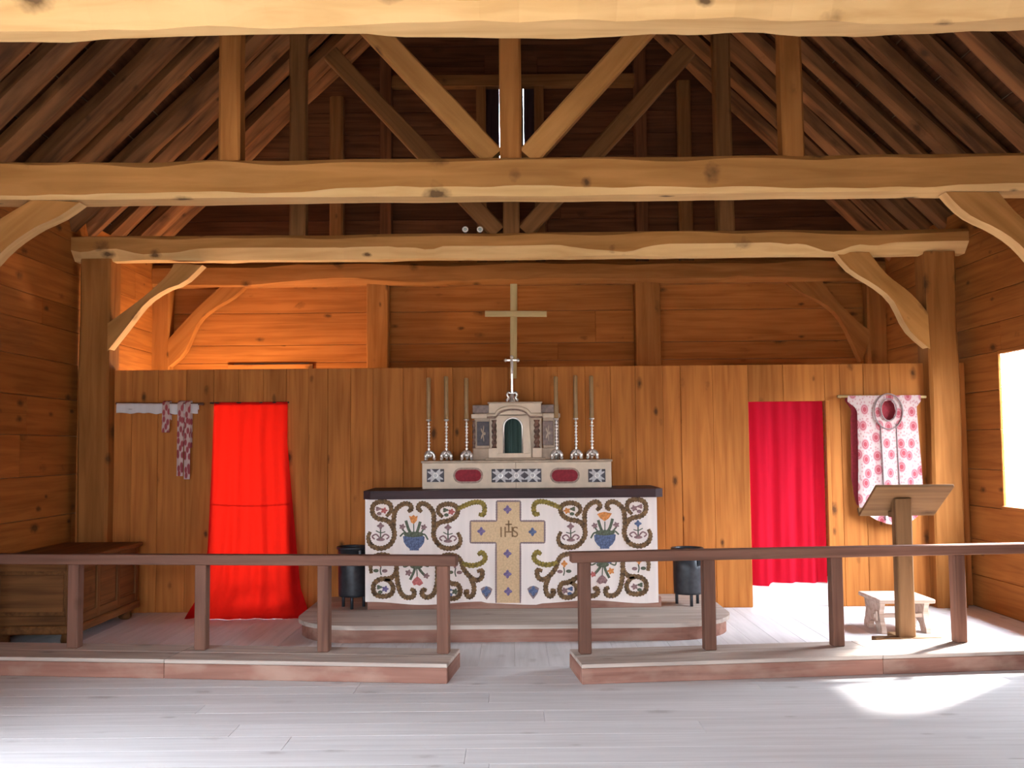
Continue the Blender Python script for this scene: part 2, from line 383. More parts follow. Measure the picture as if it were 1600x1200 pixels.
def lathe(name, prof, mat, parent=None, loc=(0, 0, 0), seg=14, smooth=True):
    verts, faces = [], []; n = len(prof)
    for (r, z) in prof:
        for k in range(seg):
            t = 2 * math.pi * k / seg; verts.append((r * math.cos(t), r * math.sin(t), z))
    for i in range(n - 1):
        for k in range(seg):
            k2 = (k + 1) % seg
            faces.append((i * seg + k, i * seg + k2, (i + 1) * seg + k2, (i + 1) * seg + k))
    faces.append(tuple(range(seg))); faces.append(tuple((n - 1) * seg + k for k in range(seg)))
    return mesh(name, verts, faces, mat, parent, Matrix.Translation(Vector(loc)), smooth)
def tube(name, pts, r, mat, parent=None, seg=8, closed=False, smooth=True, radii=None):
    pts = [Vector(p) for p in pts]; c = sum(pts, Vector()) / len(pts); n = len(pts); verts, faces = [], []
    ref = Vector((0.13, 0.97, 0.21))
    for i, p in enumerate(pts):
        q = (pts[(i + 1) % n] if closed or i < n - 1 else p) - (pts[i - 1] if closed or i > 0 else p)
        q.normalize(); u = q.cross(ref).normalized(); v = q.cross(u)
        rr = radii[i] if radii else r
        for k in range(seg):
            t = 2 * math.pi * k / seg; verts.append(p - c + u * rr * math.cos(t) + v * rr * math.sin(t))
    for i in range(n if closed else n - 1):
        j = (i + 1) % n
        for k in range(seg):
            k2 = (k + 1) % seg; faces.append((i * seg + k, i * seg + k2, j * seg + k2, j * seg + k))
    if not closed: faces += [tuple(range(seg)), tuple((n - 1) * seg + k for k in range(seg))]
    return mesh(name, verts, faces, mat, parent, Matrix.Translation(c), smooth)
def prism(name, outline, y0, y1, mat, parent=None):
    """outline [(x,z)] in a plane facing the nave, extruded from y0 to y1"""
    n = len(outline); verts = [(x, y0, z) for x, z in outline] + [(x, y1, z) for x, z in outline]
    faces = [tuple(range(n)), tuple(range(2 * n - 1, n - 1, -1))] + [(k, (k + 1) % n, n + (k + 1) % n, n + k) for k in range(n)]
    return mesh(name, verts, faces, mat, parent)
def vprism(name, outline, z0, z1, mat, parent=None):
    n = len(outline); verts = [(x, y, z0) for x, y in outline] + [(x, y, z1) for x, y in outline]
    faces = [tuple(range(n)), tuple(range(2 * n - 1, n - 1, -1))] + [(k, (k + 1) % n, n + (k + 1) % n, n + k) for k in range(n)]
    return mesh(name, verts, faces, mat, parent)
def ribbon(name, pts, w, y, t, mat, parent=None, taper=True):
    """flat embroidered band on plane y, thickness t, following pts (x,z)"""
    pts = [Vector((p[0], 0, p[1])) for p in pts]; n = len(pts); verts, faces = [], []
    for i, p in enumerate(pts):
        q = (pts[min(n - 1, i + 1)] - pts[max(0, i - 1)]).normalized(); s = Vector((-q.z, 0, q.x))
        f = 0.5 + 0.5 * min(1, 5 * min(i, n - 1 - i) / n + 0.35) if taper else 1
        ww = w * f * (1 + 0.16 * (1 if i % 2 else -1) * (1 if taper else 0)) / 2
        for sg in (-1, 1):
            verts.append((p.x + s.x * ww * sg, y - t, p.z + s.z * ww * sg)); verts.append((p.x + s.x * ww * sg, y + 0.001, p.z + s.z * ww * sg))
    for i in range(n - 1):
        a, b = i * 4, i * 4 + 4
        faces += [(a, a + 2, b + 2, b), (a, b, b + 1, a + 1), (a + 2, a + 3, b + 3, b + 2)]
    return mesh(name, verts, faces, mat, parent)

# ------------------------------------------------------------------ main dimensions
XL, XR = P(118, 700, 10).x, P(1513, 700, 10).x       # inner faces of the side walls
YP = 10.0                                            # vestry partition
YB = 12.3                                            # back wall
YN = -1.5                                            # entrance wall
Z_PLATE = 3.72
SLOPE = 1.0                                          # 45 degree roof
XC = (XL + XR) / 2; HALF = (XR - XL) / 2
def roof_z(x): return Z_PLATE + (HALF + 0.05 - abs(x - XC)) * SLOPE
RIDGE = roof_z(XC)

# window openings: side walls (y0,y1,z0,z1)
WIN_R = [(7.90, 9.32, 0.99, 2.47)]
WIN_L = [(0.4, 1.9, 0.99, 2.47), (2.9, 4.4, 0.99, 2.47)]
WIN_B = [(P(357, 568, YB).x + 0.06, P(490, 568, YB).x - 0.06, 0.45, 2.42), (P(1120, 558, YB).x + 0.06, P(1257, 558, YB).x - 0.06, 0.95, 2.36)]
DOOR_E = (-0.95, 0.95, 0.0, 2.4)
WIN_E = [(-3.3, -2.1, 0.95, 2.55)]
T_SHEATH, T_BOARD = 0.025, 0.025

# ------------------------------------------------------------------ ground outside
g = mesh('ground', [(-60, -60, -0.35), (60, -60, -0.35), (60, 60, -0.35), (-60, 60, -0.35)], [(0, 1, 2, 3)], 'ground')
tag(g, kind='structure')
tag(mesh('path', [(-7, -24, -0.33), (7, -24, -0.33), (7, -1.9, -0.33), (-7, -1.9, -0.33), (-7, -24, -0.4), (7, -24, -0.4), (7, -1.9, -0.4), (-7, -1.9, -0.4)], [(0, 1, 2, 3), (7, 6, 5, 4), (0, 4, 5, 1), (1, 5, 6, 2), (2, 6, 7, 3), (3, 7, 4, 0)], 'path'), kind='structure')  # unseen pale slab added to bounce daylight in through the entrance

M['conifer'] = plain('conifer_needles', (0.05, 0.058, 0.042), 0.95, 0, 0.3, 2)
def added_treeline():  # unseen conifer ring added to dim low light through the windows
    r = random.Random(21); verts, faces = [], []
    for i in range(190):
        t = 2 * math.pi * (i + r.uniform(-0.3, 0.3)) / 190; R_ = r.uniform(30, 36)
        if abs((math.degrees(t) % 360) - 270) < 38 or 42 < math.degrees(t) % 360 < 84: continue        # gaps let low sky in at the entrance and right window
        cx, cy, h_ = R_ * math.cos(t), 3 + R_ * math.sin(t), r.uniform(4.5, 7.0)
        for lv in range(3):
            k = len(verts); rb = (1.9 - 0.5 * lv) * h_ / 6; z0 = -0.35 + h_ * (0.04 + 0.27 * lv); z1 = -0.35 + h_ * (0.55 + 0.225 * lv)
            for j in range(7): verts.append((cx + rb * math.cos(j * 0.8976), cy + rb * math.sin(j * 0.8976), z0))
            verts.append((cx, cy, z1)); faces += [(k + j, k + (j + 1) % 7, k + 7) for j in range(7)]
            faces.append(tuple(k + j for j in range(7)))
    o = mesh('added_treeline', verts, faces, 'conifer')
    tag(o, 'unseen conifers added outside the windows to cut low side light', 'forest', kind='stuff')
added_treeline()

# ------------------------------------------------------------------ floor
fl = mesh('floor', *[None] * 0, *(lambda v, f: ([Vector((XC + x * (HALF + 0.15), (YN + YB) / 2 + y * (YB - YN + 0.3) / 2, -0.12 + z * 0.08)) for x, y, z in v], f))(*box_verts(1, 1, 1)), mat='sheath')
tag(fl, kind='structure')
Y_SPLIT = 7.42
y = YN
while y < Y_SPLIT - 0.01:
    w = RND.uniform(0.19, 0.27)
    if y + w > Y_SPLIT - 0.1: w = Y_SPLIT - y
    x = XL; cut = [XL]
    while cut[-1] < XR:
        nx = cut[-1] + RND.uniform(2.4, 4.6)
        cut.append(XR if nx > XR - 1.2 else nx)
    for a, b in zip(cut[:-1], cut[1:]):
        dz = RND.uniform(-0.0003, 0.0003)
        plank('floor_plank', (a + 0.001, y + w / 2, -0.02 + dz), (b - 0.001, y + w / 2, -0.02 + dz), w - 0.001, 0.04, (0, 0, 1), 'floor', fl, 0.0008)
    y += w
x = XL
while x < XR - 0.01:
    w = RND.uniform(0.2, 0.27)
    if x + w > XR - 0.12: w = XR - x
    c1 = RND.uniform(9.2, 11.0)
    for a, b in ((Y_SPLIT, c1), (c1, YB)):
        dz = RND.uniform(-0.0003, 0.0003)
        plank('floor_plank', (x + w / 2, a + 0.001, -0.02 + dz), (x + w / 2, b - 0.001, -0.02 + dz), w - 0.0015, 0.04, (0, 0, 1), 'floor', fl, 0.0012)
    x += w

# ------------------------------------------------------------------ side walls
def boxes_mesh(name, boxes, mat):
    verts, faces = [], []
    for (x0, x1, y0, y1, z0, z1) in boxes:
        k = len(verts); v, f = box_verts(0.5, 0.5, 0.5)
        verts += [((x0 + x1) / 2 + a * (x1 - x0), (y0 + y1) / 2 + b * (y1 - y0), (z0 + z1) / 2 + c * (z1 - z0)) for a, b, c in v]
        faces += [tuple(i + k for i in q) for q in f]
    return mesh(name, verts, faces, mat)
def solid_segments(lo, hi, openings):
    """1-D: pieces of [lo,hi] not covered by openings [(a,b)]"""
    out, cur = [], lo
    for a, b in sorted(openings):
        if a > cur: out.append((cur, a))
        cur = max(cur, b)
    if cur < hi: out.append((cur, hi))
    return out
def side_wall(name, xi, sgn, wins, z_joints):
    x0 = xi + sgn * T_BOARD; x1 = x0 + sgn * T_SHEATH
    bs = []
    zt = Z_PLATE + 0.25
    wins_o = [(w[0] - 0.07, w[1] + 0.07, w[2], w[3]) for w in wins]
    for a, b in solid_segments(YN - 0.15, YB + 0.15, [(w[0], w[1]) for w in wins_o]): bs.append((x0, x1, a, b, -0.2, zt))
    for w in wins_o:
        bs.append((x0, x1, w[0], w[1], -0.2, w[2])); bs.append((x0, x1, w[0], w[1], w[3], zt))
    wl = boxes_mesh(name, bs, 'sheath'); tag(wl, kind='structure')
    for z0, z1 in zip(z_joints[:-1], z_joints[1:]):
        # rows split by windows that overlap
        segs = solid_segments(YN, YB, [(w[0], w[1]) for w in wins if w[2] < z1 - 0.02 and w[3] > z0 + 0.02])
        for a, b in segs:
            cuts = [a]
            while b - cuts[-1] > 5.2: cuts.append(cuts[-1] + RND.uniform(2.8, 4.8))
            cuts.append(b)
            for p, q in zip(cuts[:-1], cuts[1:]):
                # trim rows that a window edge cuts into
                zz0, zz1 = z0, z1
                for w in wins:
                    if p < w[1] and q > w[0]: continue
                plank('wall_board', (xi + sgn * T_BOARD / 2, p, (zz0 + zz1) / 2), (xi + sgn * T_BOARD / 2, q, (zz0 + zz1) / 2), zz1 - zz0 - 0.004, T_BOARD, (-sgn, 0, 0), 'pine_wall', wl, 0.007)
    return wl
def joints(seed, zs):
    r = random.Random(seed); out = [0.0]; fixed = sorted(zs)
    for f in fixed + [Z_PLATE + 0.25]:
        k = max(1, round((f - out[-1]) / 0.33)); base = out[-1]
        for i in range(1, k): out.append(base + (f - base) * i / k + r.uniform(-0.03, 0.03))
        out.append(f)
    return out
wall_r = side_wall('wall_right', XR, 1, WIN_R, joints(3, [0.99, 2.47]))
wall_l = side_wall('wall_left', XL, -1, WIN_L, joints(5, [0.9, 0.99, 2.1, 2.47]) if False else joints(5, [0.99, 2.47]))

def window_x(name, xi, sgn, w):
    """lining frame of a side window"""
    r = root(name, ((xi), (w[0] + w[1]) / 2, w[2]), kind='structure')
    xa, xb = xi - sgn * 0.006, xi + sgn * (T_BOARD + T_SHEATH + 0.006)
    lo, hi = min(xa, xb), max(xa, xb)
    box('window_sill', lo - 0.02, hi + 0.02, w[0], w[1], w[2] - 0.002, w[2] + 0.03, 'pine', r, grain='Y')
    box('window_header', lo, hi, w[0], w[1], w[3] - 0.03, w[3] + 0.002, 'pine', r, grain='Y')
    for a in (w[0] - 0.07, w[1] + 0.058): box('window_jamb', min(xi + sgn * T_BOARD, hi if sgn > 0 else lo), max(xi + sgn * T_BOARD, hi if sgn > 0 else lo), a, a + 0.012, w[2] + 0.03, w[3] - 0.03, 'pine', r, grain='Z')
    portal((hi if sgn > 0 else lo, (w[0] + w[1]) / 2, (w[2] + w[3]) / 2), w[1] - w[0], w[3] - w[2], (-sgn, 0, 0))
k = 1
for w in WIN_R: window_x('window_%d' % k, XR, 1, w); k += 1
for w in WIN_L: window_x('window_%d' % k, XL, -1, w); k += 1

# ------------------------------------------------------------------ back wall and gable
GZ0, GZ1 = P(798, 262, YB).z, P(798, 128, YB).z       # shuttered loft opening
GX0, GX1 = P(760, 190, YB).x, P(838, 190, YB).x
y0, y1 = YB + T_BOARD, YB + T_BOARD + T_SHEATH
bs = []
zt = RIDGE + 0.3
cols = sorted([XL - 0.2, WIN_B[0][0], WIN_B[0][1], GX0, GX1, WIN_B[1][0], WIN_B[1][1], XR + 0.2])
for a, b in zip(cols[:-1], cols[1:]):
    top = zt
    if (a, b) == (WIN_B[0][0], WIN_B[0][1]): bs += [(a, b, y0, y1, -0.2, WIN_B[0][2]), (a, b, y0, y1, WIN_B[0][3], zt)]
    elif (a, b) == (WIN_B[1][0], WIN_B[1][1]): bs += [(a, b, y0, y1, -0.2, WIN_B[1][2]), (a, b, y0, y1, WIN_B[1][3], zt)]
    elif (a, b) == (GX0, GX1): bs += [(a, b, y0, y1, -0.2, GZ0), (a, b, y0, y1, GZ1, zt)]
    else: bs.append((a, b, y0, y1, -0.2, zt))
wall_b = boxes_mesh('wall_back', bs, 'sheath'); tag(wall_b, kind='structure')
zj = [0.0, 0.32, 0.63, 0.95]
zj += [1.32, 1.66, 2.02, WIN_B[1][3], 2.68]
for py in (537, 487, 438, 400): zj.append(P(700, py, YB).z)
zj = sorted(zj)
z = zj[-1]
while z < RIDGE - 0.2:
    z += RND.uniform(0.22, 0.33); zj.append(z)
for z0, z1 in zip(zj[:-1], zj[1:]):
    if z1 - z0 < 0.05: continue
    xl, xr = XL, XR
    if z0 > Z_PLATE:
        hw = HALF + 0.50 - (z0 - Z_PLATE); xl, xr = max(XL, XC - hw), min(XR, XC + hw)
        if xr - xl < 0.3: continue
    ops = [(w[0], w[1]) for w in WIN_B if w[2] < z1 - 0.03 and w[3] > z0 + 0.03]
    if GZ0 < z1 - 0.03 and GZ1 > z0 + 0.03: ops.append((GX0, GX1))
    for a, b in solid_segments(xl, xr, ops):
        cuts = [a] + ([(a + b) / 2 + RND.uniform(-1, 1)] if b - a > 5 else []) + [b]
        for p, q in zip(cuts[:-1], cuts[1:]):
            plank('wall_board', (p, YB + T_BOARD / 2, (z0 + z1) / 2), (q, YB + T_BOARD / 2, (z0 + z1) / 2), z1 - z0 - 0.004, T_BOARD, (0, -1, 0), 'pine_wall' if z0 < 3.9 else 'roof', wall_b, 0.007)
for w in WIN_B:
    r = root('window_%d' % k, ((w[0] + w[1]) / 2, YB, w[2]), kind='structure'); k += 1
    ya, yb = YB - 0.012, y1 + 0.02
    box('window_sill', w[0], w[1], ya - 0.03, yb + 0.02, w[2], w[2] + 0.03, 'pine', r)
    box('window_header', w[0], w[1], ya, yb, w[3] - 0.03, w[3], 'pine', r)
    for a in (w[0], w[1] - 0.03): box('window_jamb', a, a + 0.03, ya, yb, w[2] + 0.03, w[3] - 0.03, 'pine', r, grain='Z')
    # casing board above the opening whose top shows over the partition
    box('window_casing', w[0] - 0.06, w[1] + 0.06, YB - 0.035, YB - 0.004, w[3] + 0.12, w[3] + 0.24, 'pine', r)
    portal(((w[0] + w[1]) / 2, yb, (w[2] + w[3]) / 2), w[1] - w[0], w[3] - w[2], (0, -1, 0))
# loft shutter of upright boards with two chinks of daylight
sh = root('window_%d' % k, ((GX0 + GX1) / 2, YB, GZ0), kind='structure')
s1, s2 = P(780.5, 200, YB).x, P(818, 200, YB).x
box('opening_head', GX0 - 0.02, GX1 + 0.02, YB - 0.012, YB + 0.024, GZ1 - 0.02, GZ1 + 0.34, 'roof', sh)
box('opening_sill', GX0 - 0.02, GX1 + 0.02, YB - 0.012, YB + 0.024, GZ0 - 0.34, GZ0 + 0.02, 'roof', sh)
for a, b in ((GX0, s1 - 0.002), (s1 + 0.013, s2 - 0.001), (s2 + 0.004, GX1)):
    box('shutter_board', a, b, YB + 0.03, YB + 0.07, GZ0, GZ1, 'dark_wood', sh, grain='Z')

# ------------------------------------------------------------------ entrance wall behind the camera, open doorway
bs = []
ops = sorted([(DOOR_E[0], DOOR_E[1], 0.0, DOOR_E[3])] + WIN_E)
for a, b in solid_segments(XL - 0.2, XR + 0.2, [(o_[0], o_[1]) for o_ in ops]): bs.append((a, b, YN - 0.10, YN, -0.2, zt))
for a, b, z0, z1 in ops:
    bs += [(a, b, YN - 0.10, YN, -0.2, z0), (a, b, YN - 0.10, YN, z1, zt)]
    portal(((a + b) / 2, YN - 0.10, (z0 + z1) / 2), b - a, z1 - z0, (0, 1, 0))
tag(boxes_mesh('wall_entrance', bs, 'pine_wall'), kind='structure')

# ------------------------------------------------------------------ roof
OVER = 0.32
def slope_pt(s, t, y, off=0.0):
    """s=-1/+1 side, t distance down from ridge (horizontal), off outward normal"""
    return Vector((XC + s * t + s * off * 0.7071, y, RIDGE - t * SLOPE + off * 0.7071))
EAVE = HALF + 0.05 + OVER
verts, faces = [], []
for s in (-1, 1):
    kk = len(verts)
    for off in (0.32, 0.42):
        for t in (-0.3, EAVE):
            for yy in (YN - 0.4, YB + 0.5): verts.append(slope_pt(s, t, yy, off))
    faces += [tuple(i + kk for i in q) for q in ((0, 1, 3, 2), (4, 6, 7, 5), (0, 4, 5, 1), (2, 3, 7, 6), (0, 2, 6, 4), (1, 5, 7, 3))]
ceil = mesh('ceiling', verts, faces, 'sheath'); tag(ceil, kind='structure')
for s in (-1, 1):
    t = 0.05
    while t < HALF + 0.2:
        w = RND.uniform(0.24, 0.36)
        tm = t + w * 0.5
        for a, b in ((YN, 3.0 + RND.uniform(-1, 1)), (None, YB)):
            if a is None: a = prev
            prev = b
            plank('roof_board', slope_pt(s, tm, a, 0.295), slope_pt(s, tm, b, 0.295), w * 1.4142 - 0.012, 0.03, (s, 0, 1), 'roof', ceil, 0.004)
        t += w
ys = [YN + 0.4 + 0.52 * i for i in range(int((YB - YN) / 0.52) + 1)]
for i, yy in enumerate(ys):
    for s in (-1, 1):
        yj = yy + RND.uniform(-0.06, 0.06)
        if yj > YB - 0.12 or yj < 3.2: 
            if yj > YB - 0.12 or i % 2: continue
        rr = RND.uniform(0.10, 0.135)
        pole('rafter', slope_pt(s, 0.02, yj, 0.27 - rr), slope_pt(s, HALF + 0.30, yj, 0.27 - rr), rr, 'rafter', ceil, seed=i * 2.7 + s, n=16)

# ------------------------------------------------------------------ timber frames (trusses)
def zc(px, py, d): return P(px, py, d).z
def timber_frame(yf, depth, z0, z1, label, seed, x0=None, x1=None, brace_l=None, brace_r=None, posts=True, upper=True, post_w=0.28, post_x=None, bm='beam', ch_low=None, um='post', sm='beam', struts=True):
    t = root('timber_frame', (XC, yf + depth / 2, 0), label, 'timber frame', 'timber frames across the church')
    yc = yf + depth / 2; x0 = XL + 0.004 if x0 is None else x0; x1 = XR - 0.004 if x1 is None else x1
    hewn('tie_beam', (x0, yc, (z0 + z1) / 2), (x1, yc, (z0 + z1) / 2), depth, z1 - z0, (0, 0, 1), bm, t, seed=seed, ch=0.03, ch_var=0.02, wob=0.010, ch_low=ch_low or 0.05, wane='sapwood_lit' if bm == 'beam' else None)
    if posts:
        for s, xp in zip((-1, 1), post_x or (XL + post_w / 2 + 0.01, XR - post_w / 2 - 0.01)):
            hewn('post', (xp, yc + 0.03, 0.0), (xp, yc + 0.03, z0 + 0.02), post_w, depth - 0.03, (0, -1, 0), 'post', t, seed=seed + 3 + s, ch=0.02, ch_var=0.01, wob=0.008)
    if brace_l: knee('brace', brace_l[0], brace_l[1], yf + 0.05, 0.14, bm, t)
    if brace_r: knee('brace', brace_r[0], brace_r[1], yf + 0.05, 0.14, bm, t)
    if upper:
        yk = yf + 0.02 + 0.10; kx = P(797.5, 200, yk).x
        hewn('king_post', (kx, yk, z1 - 0.01), (kx, yk, RIDGE - 0.16), 0.165, 0.18, (0, -1, 0), um, t, seed=seed + 11, ch=0.018, ch_var=0.006, wob=0.004)
        for s in (-1, 1):
            qx = s * 2.14 + (0 if s < 0 else 0.02)
            hewn('queen_post', (qx, yk, z1 - 0.01), (qx, yk, roof_z(qx) - 0.05), 0.165, 0.17, (0, -1, 0), um, t, seed=seed + 13 + s, ch=0.02, ch_var=0.008, wob=0.006)
            if not struts: continue
            a = Vector((kx + s * 0.13, yk, z1 + 0.02))
            b = Vector((kx + s * 1.82, yk, z1 + 1.88))
            hewn('strut', a, b, 0.17, 0.13, (0, -1, 0), sm, t, seed=seed + 17 + s, ch=0.015, ch_var=0.006, wob=0.006)
    return t
# nearest: only its tie beam crosses the top of the picture
YC_ = 4.42
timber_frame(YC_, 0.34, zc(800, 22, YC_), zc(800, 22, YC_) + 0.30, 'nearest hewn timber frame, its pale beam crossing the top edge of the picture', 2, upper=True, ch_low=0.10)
YB_ = 7.40
bl = ([(-60, 470), (0, 396), (50, 358), (92, 338), (124, 316)], [(-90, 408), (-30, 362), (20, 330), (50, 312)])
br = ([(1478, 300), (1498, 322), (1522, 340), (1560, 358), (1600, 388), (1650, 450)], [(1560, 300), (1592, 336), (1640, 372), (1700, 410)])
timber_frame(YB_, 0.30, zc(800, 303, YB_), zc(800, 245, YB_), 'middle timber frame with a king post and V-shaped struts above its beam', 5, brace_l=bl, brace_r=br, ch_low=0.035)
YA_ = 9.80
al = ([(162, 556), (196, 513), (227, 474), (259, 452), (287, 441), (316, 414)], [(166, 507), (224, 464), (259, 432), (272, 412)])
ar = ([(1306, 394), (1330, 422), (1369, 446), (1397, 471), (1421, 516), (1462, 552)], [(1358, 394), (1386, 429), (1425, 460), (1462, 503)])
plx, prx = P(141, 700, YA_).x, P(1484, 700, YA_).x
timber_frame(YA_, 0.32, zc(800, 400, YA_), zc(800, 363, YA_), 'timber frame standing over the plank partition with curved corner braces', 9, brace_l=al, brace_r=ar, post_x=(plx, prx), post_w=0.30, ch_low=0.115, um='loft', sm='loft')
YD_ = 12.02
dl = ([(258, 577), (287, 551), (308, 506), (329, 485), (364, 464), (386, 444)], [(258, 536), (301, 488), (340, 452), (352, 440)])
dr = ([(1220, 430), (1250, 455), (1288, 474), (1316, 502), (1346, 565)], [(1276, 428), (1309, 471), (1337, 499), (1364, 520)])
D = timber_frame(YD_, 0.22, zc(800, 443, YD_), zc(800, 443, YD_) + 0.27, 'far timber frame against the back wall behind the partition', 14, brace_l=dl, brace_r=dr, post_x=(P(243, 540, YD_).x, P(1378, 540, YD_).x), post_w=0.29, bm='post', um='loft', struts=False)
for px, wd in ((589, 0.265), (1014, 0.31)):
    xp = P(px, 540, YD_).x
    hewn('post', (xp, YD_ + 0.14, 0.0), (xp, YD_ + 0.14, zc(800, 443, YD_) + 0.02), wd, 0.2, (0, -1, 0), 'post', D, seed=px, ch=0.012, ch_var=0.004, wob=0.003)
zcol = zc(800, 119, YD_)
box('collar_beam', P(602, 119, YD_).x, P(1002, 119, YD_).x, YD_ + 0.12, YD_ + 0.26, zcol - 0.07, zcol + 0.07, 'loft', D)
for px in (601, 1003):
    xp = P(px, 200, YD_).x
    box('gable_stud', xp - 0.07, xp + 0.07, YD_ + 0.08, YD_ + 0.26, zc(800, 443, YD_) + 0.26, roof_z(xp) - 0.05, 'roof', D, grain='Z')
for px in (751, 843):
    xp = P(px, 200, YD_).x
    box('loft_jamb', xp - 0.06, xp + 0.06, YD_ + 0.14, YD_ + 0.26, zc(800, 443, YD_) + 0.26, zcol - 0.07, 'loft', D, grain='Z')

# ------------------------------------------------------------------ partition of upright planks with two doorways
part = root('wall_partition', (XC, YP, 0), kind='structure')
DL = (P(333, 700, YP).x, P(447, 700, YP).x, zc(390, 634, YP))
DR = (P(1171, 700, YP).x, P(1291, 700, YP).x, zc(1231, 627, YP))
TOPZ = zc(800, 573, YP)
JL = [119, 166, 205, 246, 290, 333]; JM = [447, 482, 512, 548, 583, 630, 668, 708, 752, 795, 835, 872, 915, 955, 994, 1037, 1065, 1115, 1171]; JR = [1291, 1315, 1352, 1394, 1450, 1512]
def pl(px0, px1, z0, z1):
    xa, xb = P(px0, 700, YP).x, P(px1, 700, YP).x
    dy = RND.uniform(0, 0.006)
    plank('plank', ((xa + xb) / 2, YP + 0.02 + dy, z0), ((xa + xb) / 2, YP + 0.02 + dy, z1), xb - xa - 0.001, 0.04, (0, -1, 0), 'pine', part, 0.005)
for J in (JL, JM, JR):
    for a, b in zip(J[:-1], J[1:]): pl(a, b, 0.0, TOPZ)
for a, b in zip([333, 372, 411], [372, 411, 447]): pl(a, b, DL[2], TOPZ)
for a, b in zip([1171, 1226], [1226, 1291]): pl(a, b, DR[2], TOPZ)
box('ledge_batten', XL + 0.3, XR - 0.3, YP + 0.055, YP + 0.095, TOPZ - 0.14, TOPZ - 0.03, 'pine', part)
# side posts of the doorway on the sunny side
box('door_jamb', P(1290, 700, YP).x, P(1296, 700, YP).x, YP - 0.03, YP + 0.0, 0, DR[2], 'pine', part, grain='Z')
tag(box('wall_vestry', -1.80, -1.72, YP + 0.06, YB - 0.02, 0.0, 2.40, 'pine', grain='Z'), kind='structure')

# ------------------------------------------------------------------ curtains
def surf(name, fn, nu, nv, mat, parent=None, thick=0.0, smooth=True):
    verts = [fn(i / nu, j / nv) for j in range(nv + 1) for i in range(nu + 1)]
    faces = [(j * (nu + 1) + i, j * (nu + 1) + i + 1, (j + 1) * (nu + 1) + i + 1, (j + 1) * (nu + 1) + i) for j in range(nv) for i in range(nu)]
    return mesh(name, verts, faces, mat, parent, smooth=smooth)
def interp(tab, t):
    for (a, va), (b, vb) in zip(tab[:-1], tab[1:]):
        if t <= b: return va + (vb - va) * ((t - a) / (b - a))
    return tab[-1][1]
zt_l = DL[2] + 0.035
def curtain_l(u, v):
    z = zt_l + (0.001 - zt_l) * v
    lp = interp([(0, 334), (0.3, 331), (0.7, 326), (0.88, 318), (0.95, 304), (1, 291)], v)
    rp = interp([(0, 449), (0.2, 449), (0.5, 458), (0.75, 466), (0.88, 471), (0.95, 480), (1, 485)], v)
    d = YP - 0.020 - 0.04 * v - 0.26 * v ** 9
    px = lp + (rp - lp) * u
    amp = 0.007 + 0.024 * v
    y = d + amp * (math.sin(u * 23 + 0.6) * 0.6 + 0.6 * math.sin(u * 41 + v * 3)) - amp
    if v > 0.86:
        k = (v - 0.86) / 0.14
        y += 0.16 * k * noise.noise(Vector((u * 4.2, v * 11, 3))) - 0.06 * k
        z += 0.03 * k * abs(noise.noise(Vector((u * 6, v * 9, 8)))) * (1 - k) 
    x = P(px, 700, y).x
    return (x, min(y, YP - 0.012), max(z, 0.002))
c1 = root('door_curtain', ((DL[0] + DL[1]) / 2, YP - 0.1, 0), 'glowing bright red curtain trailing on the floor, lit from behind', 'curtain')
surf('fabric', curtain_l, 48, 60, 'red', c1)
zs = zc(390, 787, YP)
tube('seam', [Vector(curtain_l(u, (zt_l - zs + 0.02 * math.sin(u * 3.1)) / zt_l)) + Vector((0, 0.006, 0)) for u in [i / 30 for i in range(31)]], 0.004, 'red', c1, seg=5)
tube('curtain_rod', [(DL[0] - 0.03, YP - 0.016, zt_l - 0.005), (DL[1] + 0.03, YP - 0.016, zt_l - 0.005)], 0.008, 'dark_wood', c1)
zt_r = DR[2] + 0.06
def curtain_r(u, v):
    zb = zc(1190, 917, YP) if u < 0.22 else zc(1240, 913, YP)
    z = zt_r + (zb - zt_r) * v
    x = DR[0] + 0.006 + (DR[1] - DR[0] - 0.012) * u
    amp = 0.012 + 0.022 * v
    y = YP + 0.07 + amp * (math.sin(u * 21 + 1.0) + 0.4 * math.sin(u * 43 + v))
    return (x, y, z)
c2 = root('door_curtain', ((DR[0] + DR[1]) / 2, YP + 0.07, 0), 'crimson folded curtain hanging clear of the floor near the window', 'curtain')
surf('fabric', curtain_r, 60, 24, 'crimson', c2)
tube('hem', [Vector(curtain_r(0.24 + 0.75 * i / 30, 1.0)) for i in range(31)], 0.006, 'white_cloth', c2, seg=5)
tube('curtain_rod', [(DR[0] - 0.03, YP + 0.07, zt_r - 0.004), (DR[1] + 0.03, YP + 0.07, zt_r - 0.004)], 0.009, 'dark_wood', c2)

# ------------------------------------------------------------------ altar platform
PL_Y0 = G(800, 1003).y; PL_X = 1.86; PL_H = 0.145; PL_R = 0.55
def pl_half(y, grow=0.0):
    """half width of the rounded platform at depth y"""
    d = y - (PL_Y0 - grow); R_ = PL_R + grow; X_ = PL_X + grow
    if d >= R_: return X_
    d = max(d, 0); return X_ - R_ + math.sqrt(max(0, R_ * R_ - (R_ - d) ** 2))
plat = root('altar_platform', (0, 9, 0), 'low wooden platform with rounded front corners under the altar', 'platform')
pts = []
N = 12
ys_ = [PL_Y0 + PL_R * (1 - math.cos(a * math.pi / 2 / N)) for a in range(N + 1)]
out = [(-pl_half(y_), y_) for y_ in reversed(ys_)] + [(pl_half(y_), y_) for y_ in ys_]
vprism('riser', [(-PL_X, YP - 0.04)] + out + [(PL_X, YP - 0.04)], 0.0, PL_H - 0.035, 'painted', plat)
edges = [PL_Y0 - 0.03]
while edges[-1] < YP - 0.03: edges.append(min(YP - 0.03, edges[-1] + RND.uniform(0.22, 0.30)))
